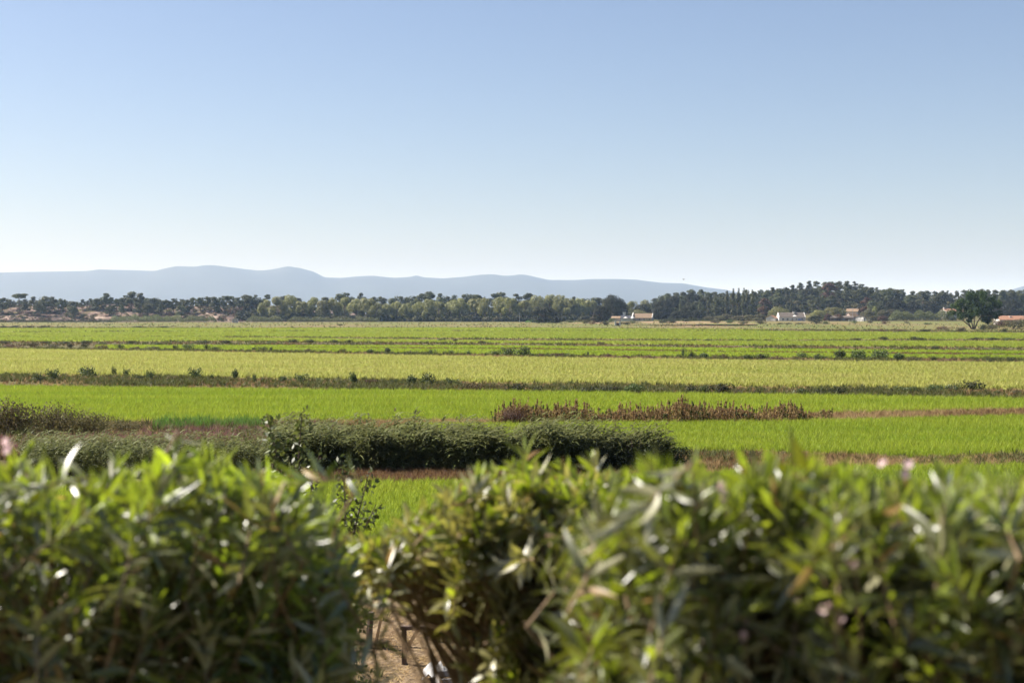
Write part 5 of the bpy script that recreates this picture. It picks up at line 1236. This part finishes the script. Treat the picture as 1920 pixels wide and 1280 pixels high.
    for (fx_, fy_, fd_) in flowers:
        q_ = at(fx_, fy_, fd_) - root
        MB().tube([q_ + [0, 0, -0.01], q_ + [0.015, 0.02, -0.14], q_ + [0.0, 0.05, -0.34]], [0.002, 0.0025, 0.003], 5).build('flower_stalk', M['stem'], o)
        for j in range(3):
            fl = bpy.data.objects.new('flower', FLOWER); C.objects.link(fl); fl.parent = o
            fl.location = q_ + rng.normal(0, 0.012, 3); fl.scale = (0.0115,) * 3; fl.rotation_euler = (1.0 + rng.normal(0, 0.5), rng.normal(0, 0.6), rng.uniform(0, 6))
    return o

PLX = [-250, 0, 50, 80, 130, 180, 250, 330, 380, 440, 500, 540, 600, 640, 690]
PLY = [875, 870, 830, 850, 905, 915, 878, 900, 872, 880, 898, 915, 940, 990, 1060]
PMX = [640, 700, 780, 830, 880, 930, 985, 1040, 1100, 1150, 1240]
PMY = [1060, 1030, 1000, 938, 908, 892, 885, 895, 900, 900, 890]
PRX = [1080, 1130, 1180, 1260, 1300, 1400, 1480, 1550, 1620, 1700, 1800, 1860, 1920, 2200]
PRY = [965, 922, 894, 884, 874, 892, 870, 880, 902, 908, 892, 904, 910, 900]
shrub('oleander', 'green oleander with bright young shoots at the left edge', 'oleander', -230, 340, 3.5, 4.8, PLX, PLY, 260, 201, flowers=[(12, 842, 3.8)], group='oleanders of the foreground hedge', young=0.38)
shrub('oleander', 'dark green oleander with tan stems left of the hedge gap', 'oleander', 270, 645, 3.8, 5.0, PLX, PLY, 260, 202, group='oleanders of the foreground hedge', young=0.28)
shrub('fine_leaved_shrub', 'olive green fine leaved shrub in the middle of the hedge', 'shrub', 650, 1230, 4.6, 5.8, PMX, PMY, 900, 203, L_=0.072, wr=1.3, mats=('fine_leaf', 'ole_young', 'ole_yellow'), n_whorl=11, gap=0.022, depth=0.85,
      low=([640, 680, 800, 850, 880, 910, 950, 1240], [1040, 1040, 1040, 1040, 1085, 1180, 1500, 1500]), young=0.18, root_px=1080, short_extra=6,
      extra=[(x_, 1012 + 52 * u_ - 0.12 * (x_ - 660), d_) for x_, u_, d_ in zip(np.random.default_rng(7).uniform(650, 900, 110), np.random.default_rng(8).random(110), np.random.default_rng(9).uniform(4.9, 5.7, 110))])
shrub('oleander', 'single oleander shoot with long pale leaves above the fine leaved shrub', 'oleander', 965, 1005, 4.9, 5.1, [900, 1100], [880, 880], 4, 204, extra=[(985, 846, 5.0)], L_=0.13, depth=0.2, n_whorl=6, gap=0.03, young=0.2, group='oleanders of the foreground hedge')
shrub('oleander', 'large leaved oleander with a pale pink blossom right of the middle', 'oleander', 1100, 1590, 3.0, 4.1, PRX, PRY, 240, 205, L_=0.096, flowers=[(1360, 918, 3.2), (1395, 1185, 3.0)], group='oleanders of the foreground hedge', young=0.28, depth=0.7)
shrub('oleander', 'large leaved oleander with faded pink blossoms at the right edge', 'oleander', 1500, 2150, 2.8, 3.9, PRX, PRY, 290, 206, L_=0.096, flowers=[(1680, 874, 3.2), (1606, 1065, 2.9), (1567, 1160, 2.9)], group='oleanders of the foreground hedge', young=0.28, depth=0.7)

# ------------------------------------------------------------------ labels that single out each bush and tree
ORD = ['first', 'second', 'third', 'fourth', 'fifth', 'sixth', 'seventh', 'eighth', 'ninth', 'tenth', 'eleventh', 'twelfth', 'thirteenth', 'fourteenth', 'fifteenth', 'sixteenth', 'seventeenth', 'eighteenth', 'nineteenth', 'twentieth']
def ordinal(n):
    if n < 20: return ORD[n]
    t, u_ = divmod(n + 1, 10)
    tens = {2: 'twenty', 3: 'thirty', 4: 'forty', 5: 'fifty', 6: 'sixty'}[t]
    return tens + ('-' + ORD[u_ - 1] if u_ else 'th').replace('yth', 'ieth')
groups = {}
for rec in LABELLED: groups.setdefault((rec[1], rec[2]), []).append(rec)
for (desc, place), recs in groups.items():
    recs.sort(key=lambda r: r[3])
    for j, (o, _, _, _) in enumerate(recs):
        o['label'] = f'{desc} {place}' if len(recs) == 1 else f'{desc}, {ordinal(j)} from left {place}'

# ------------------------------------------------------------------ haze
m, nt, out = new_mat('thin_haze')
pv = nt.nodes.new('ShaderNodeVolumePrincipled')
pv.inputs['Color'].default_value = (0.48, 0.67, 1.0, 1)
pv.inputs['Density'].default_value = 6.8e-5
pv.inputs['Absorption Color'].default_value = (1, 1, 1, 1)       # clear air: scatters, absorbs nothing
pv.inputs['Anisotropy'].default_value = 0.1
nt.links.new(pv.outputs[0], out.inputs['Volume'])
m.cycles.homogeneous_volume = True
hz = MB().box(-16500, 16500, -260, 34500, -6.5, 430).build('haze', m)
tag(hz, kind='stuff')
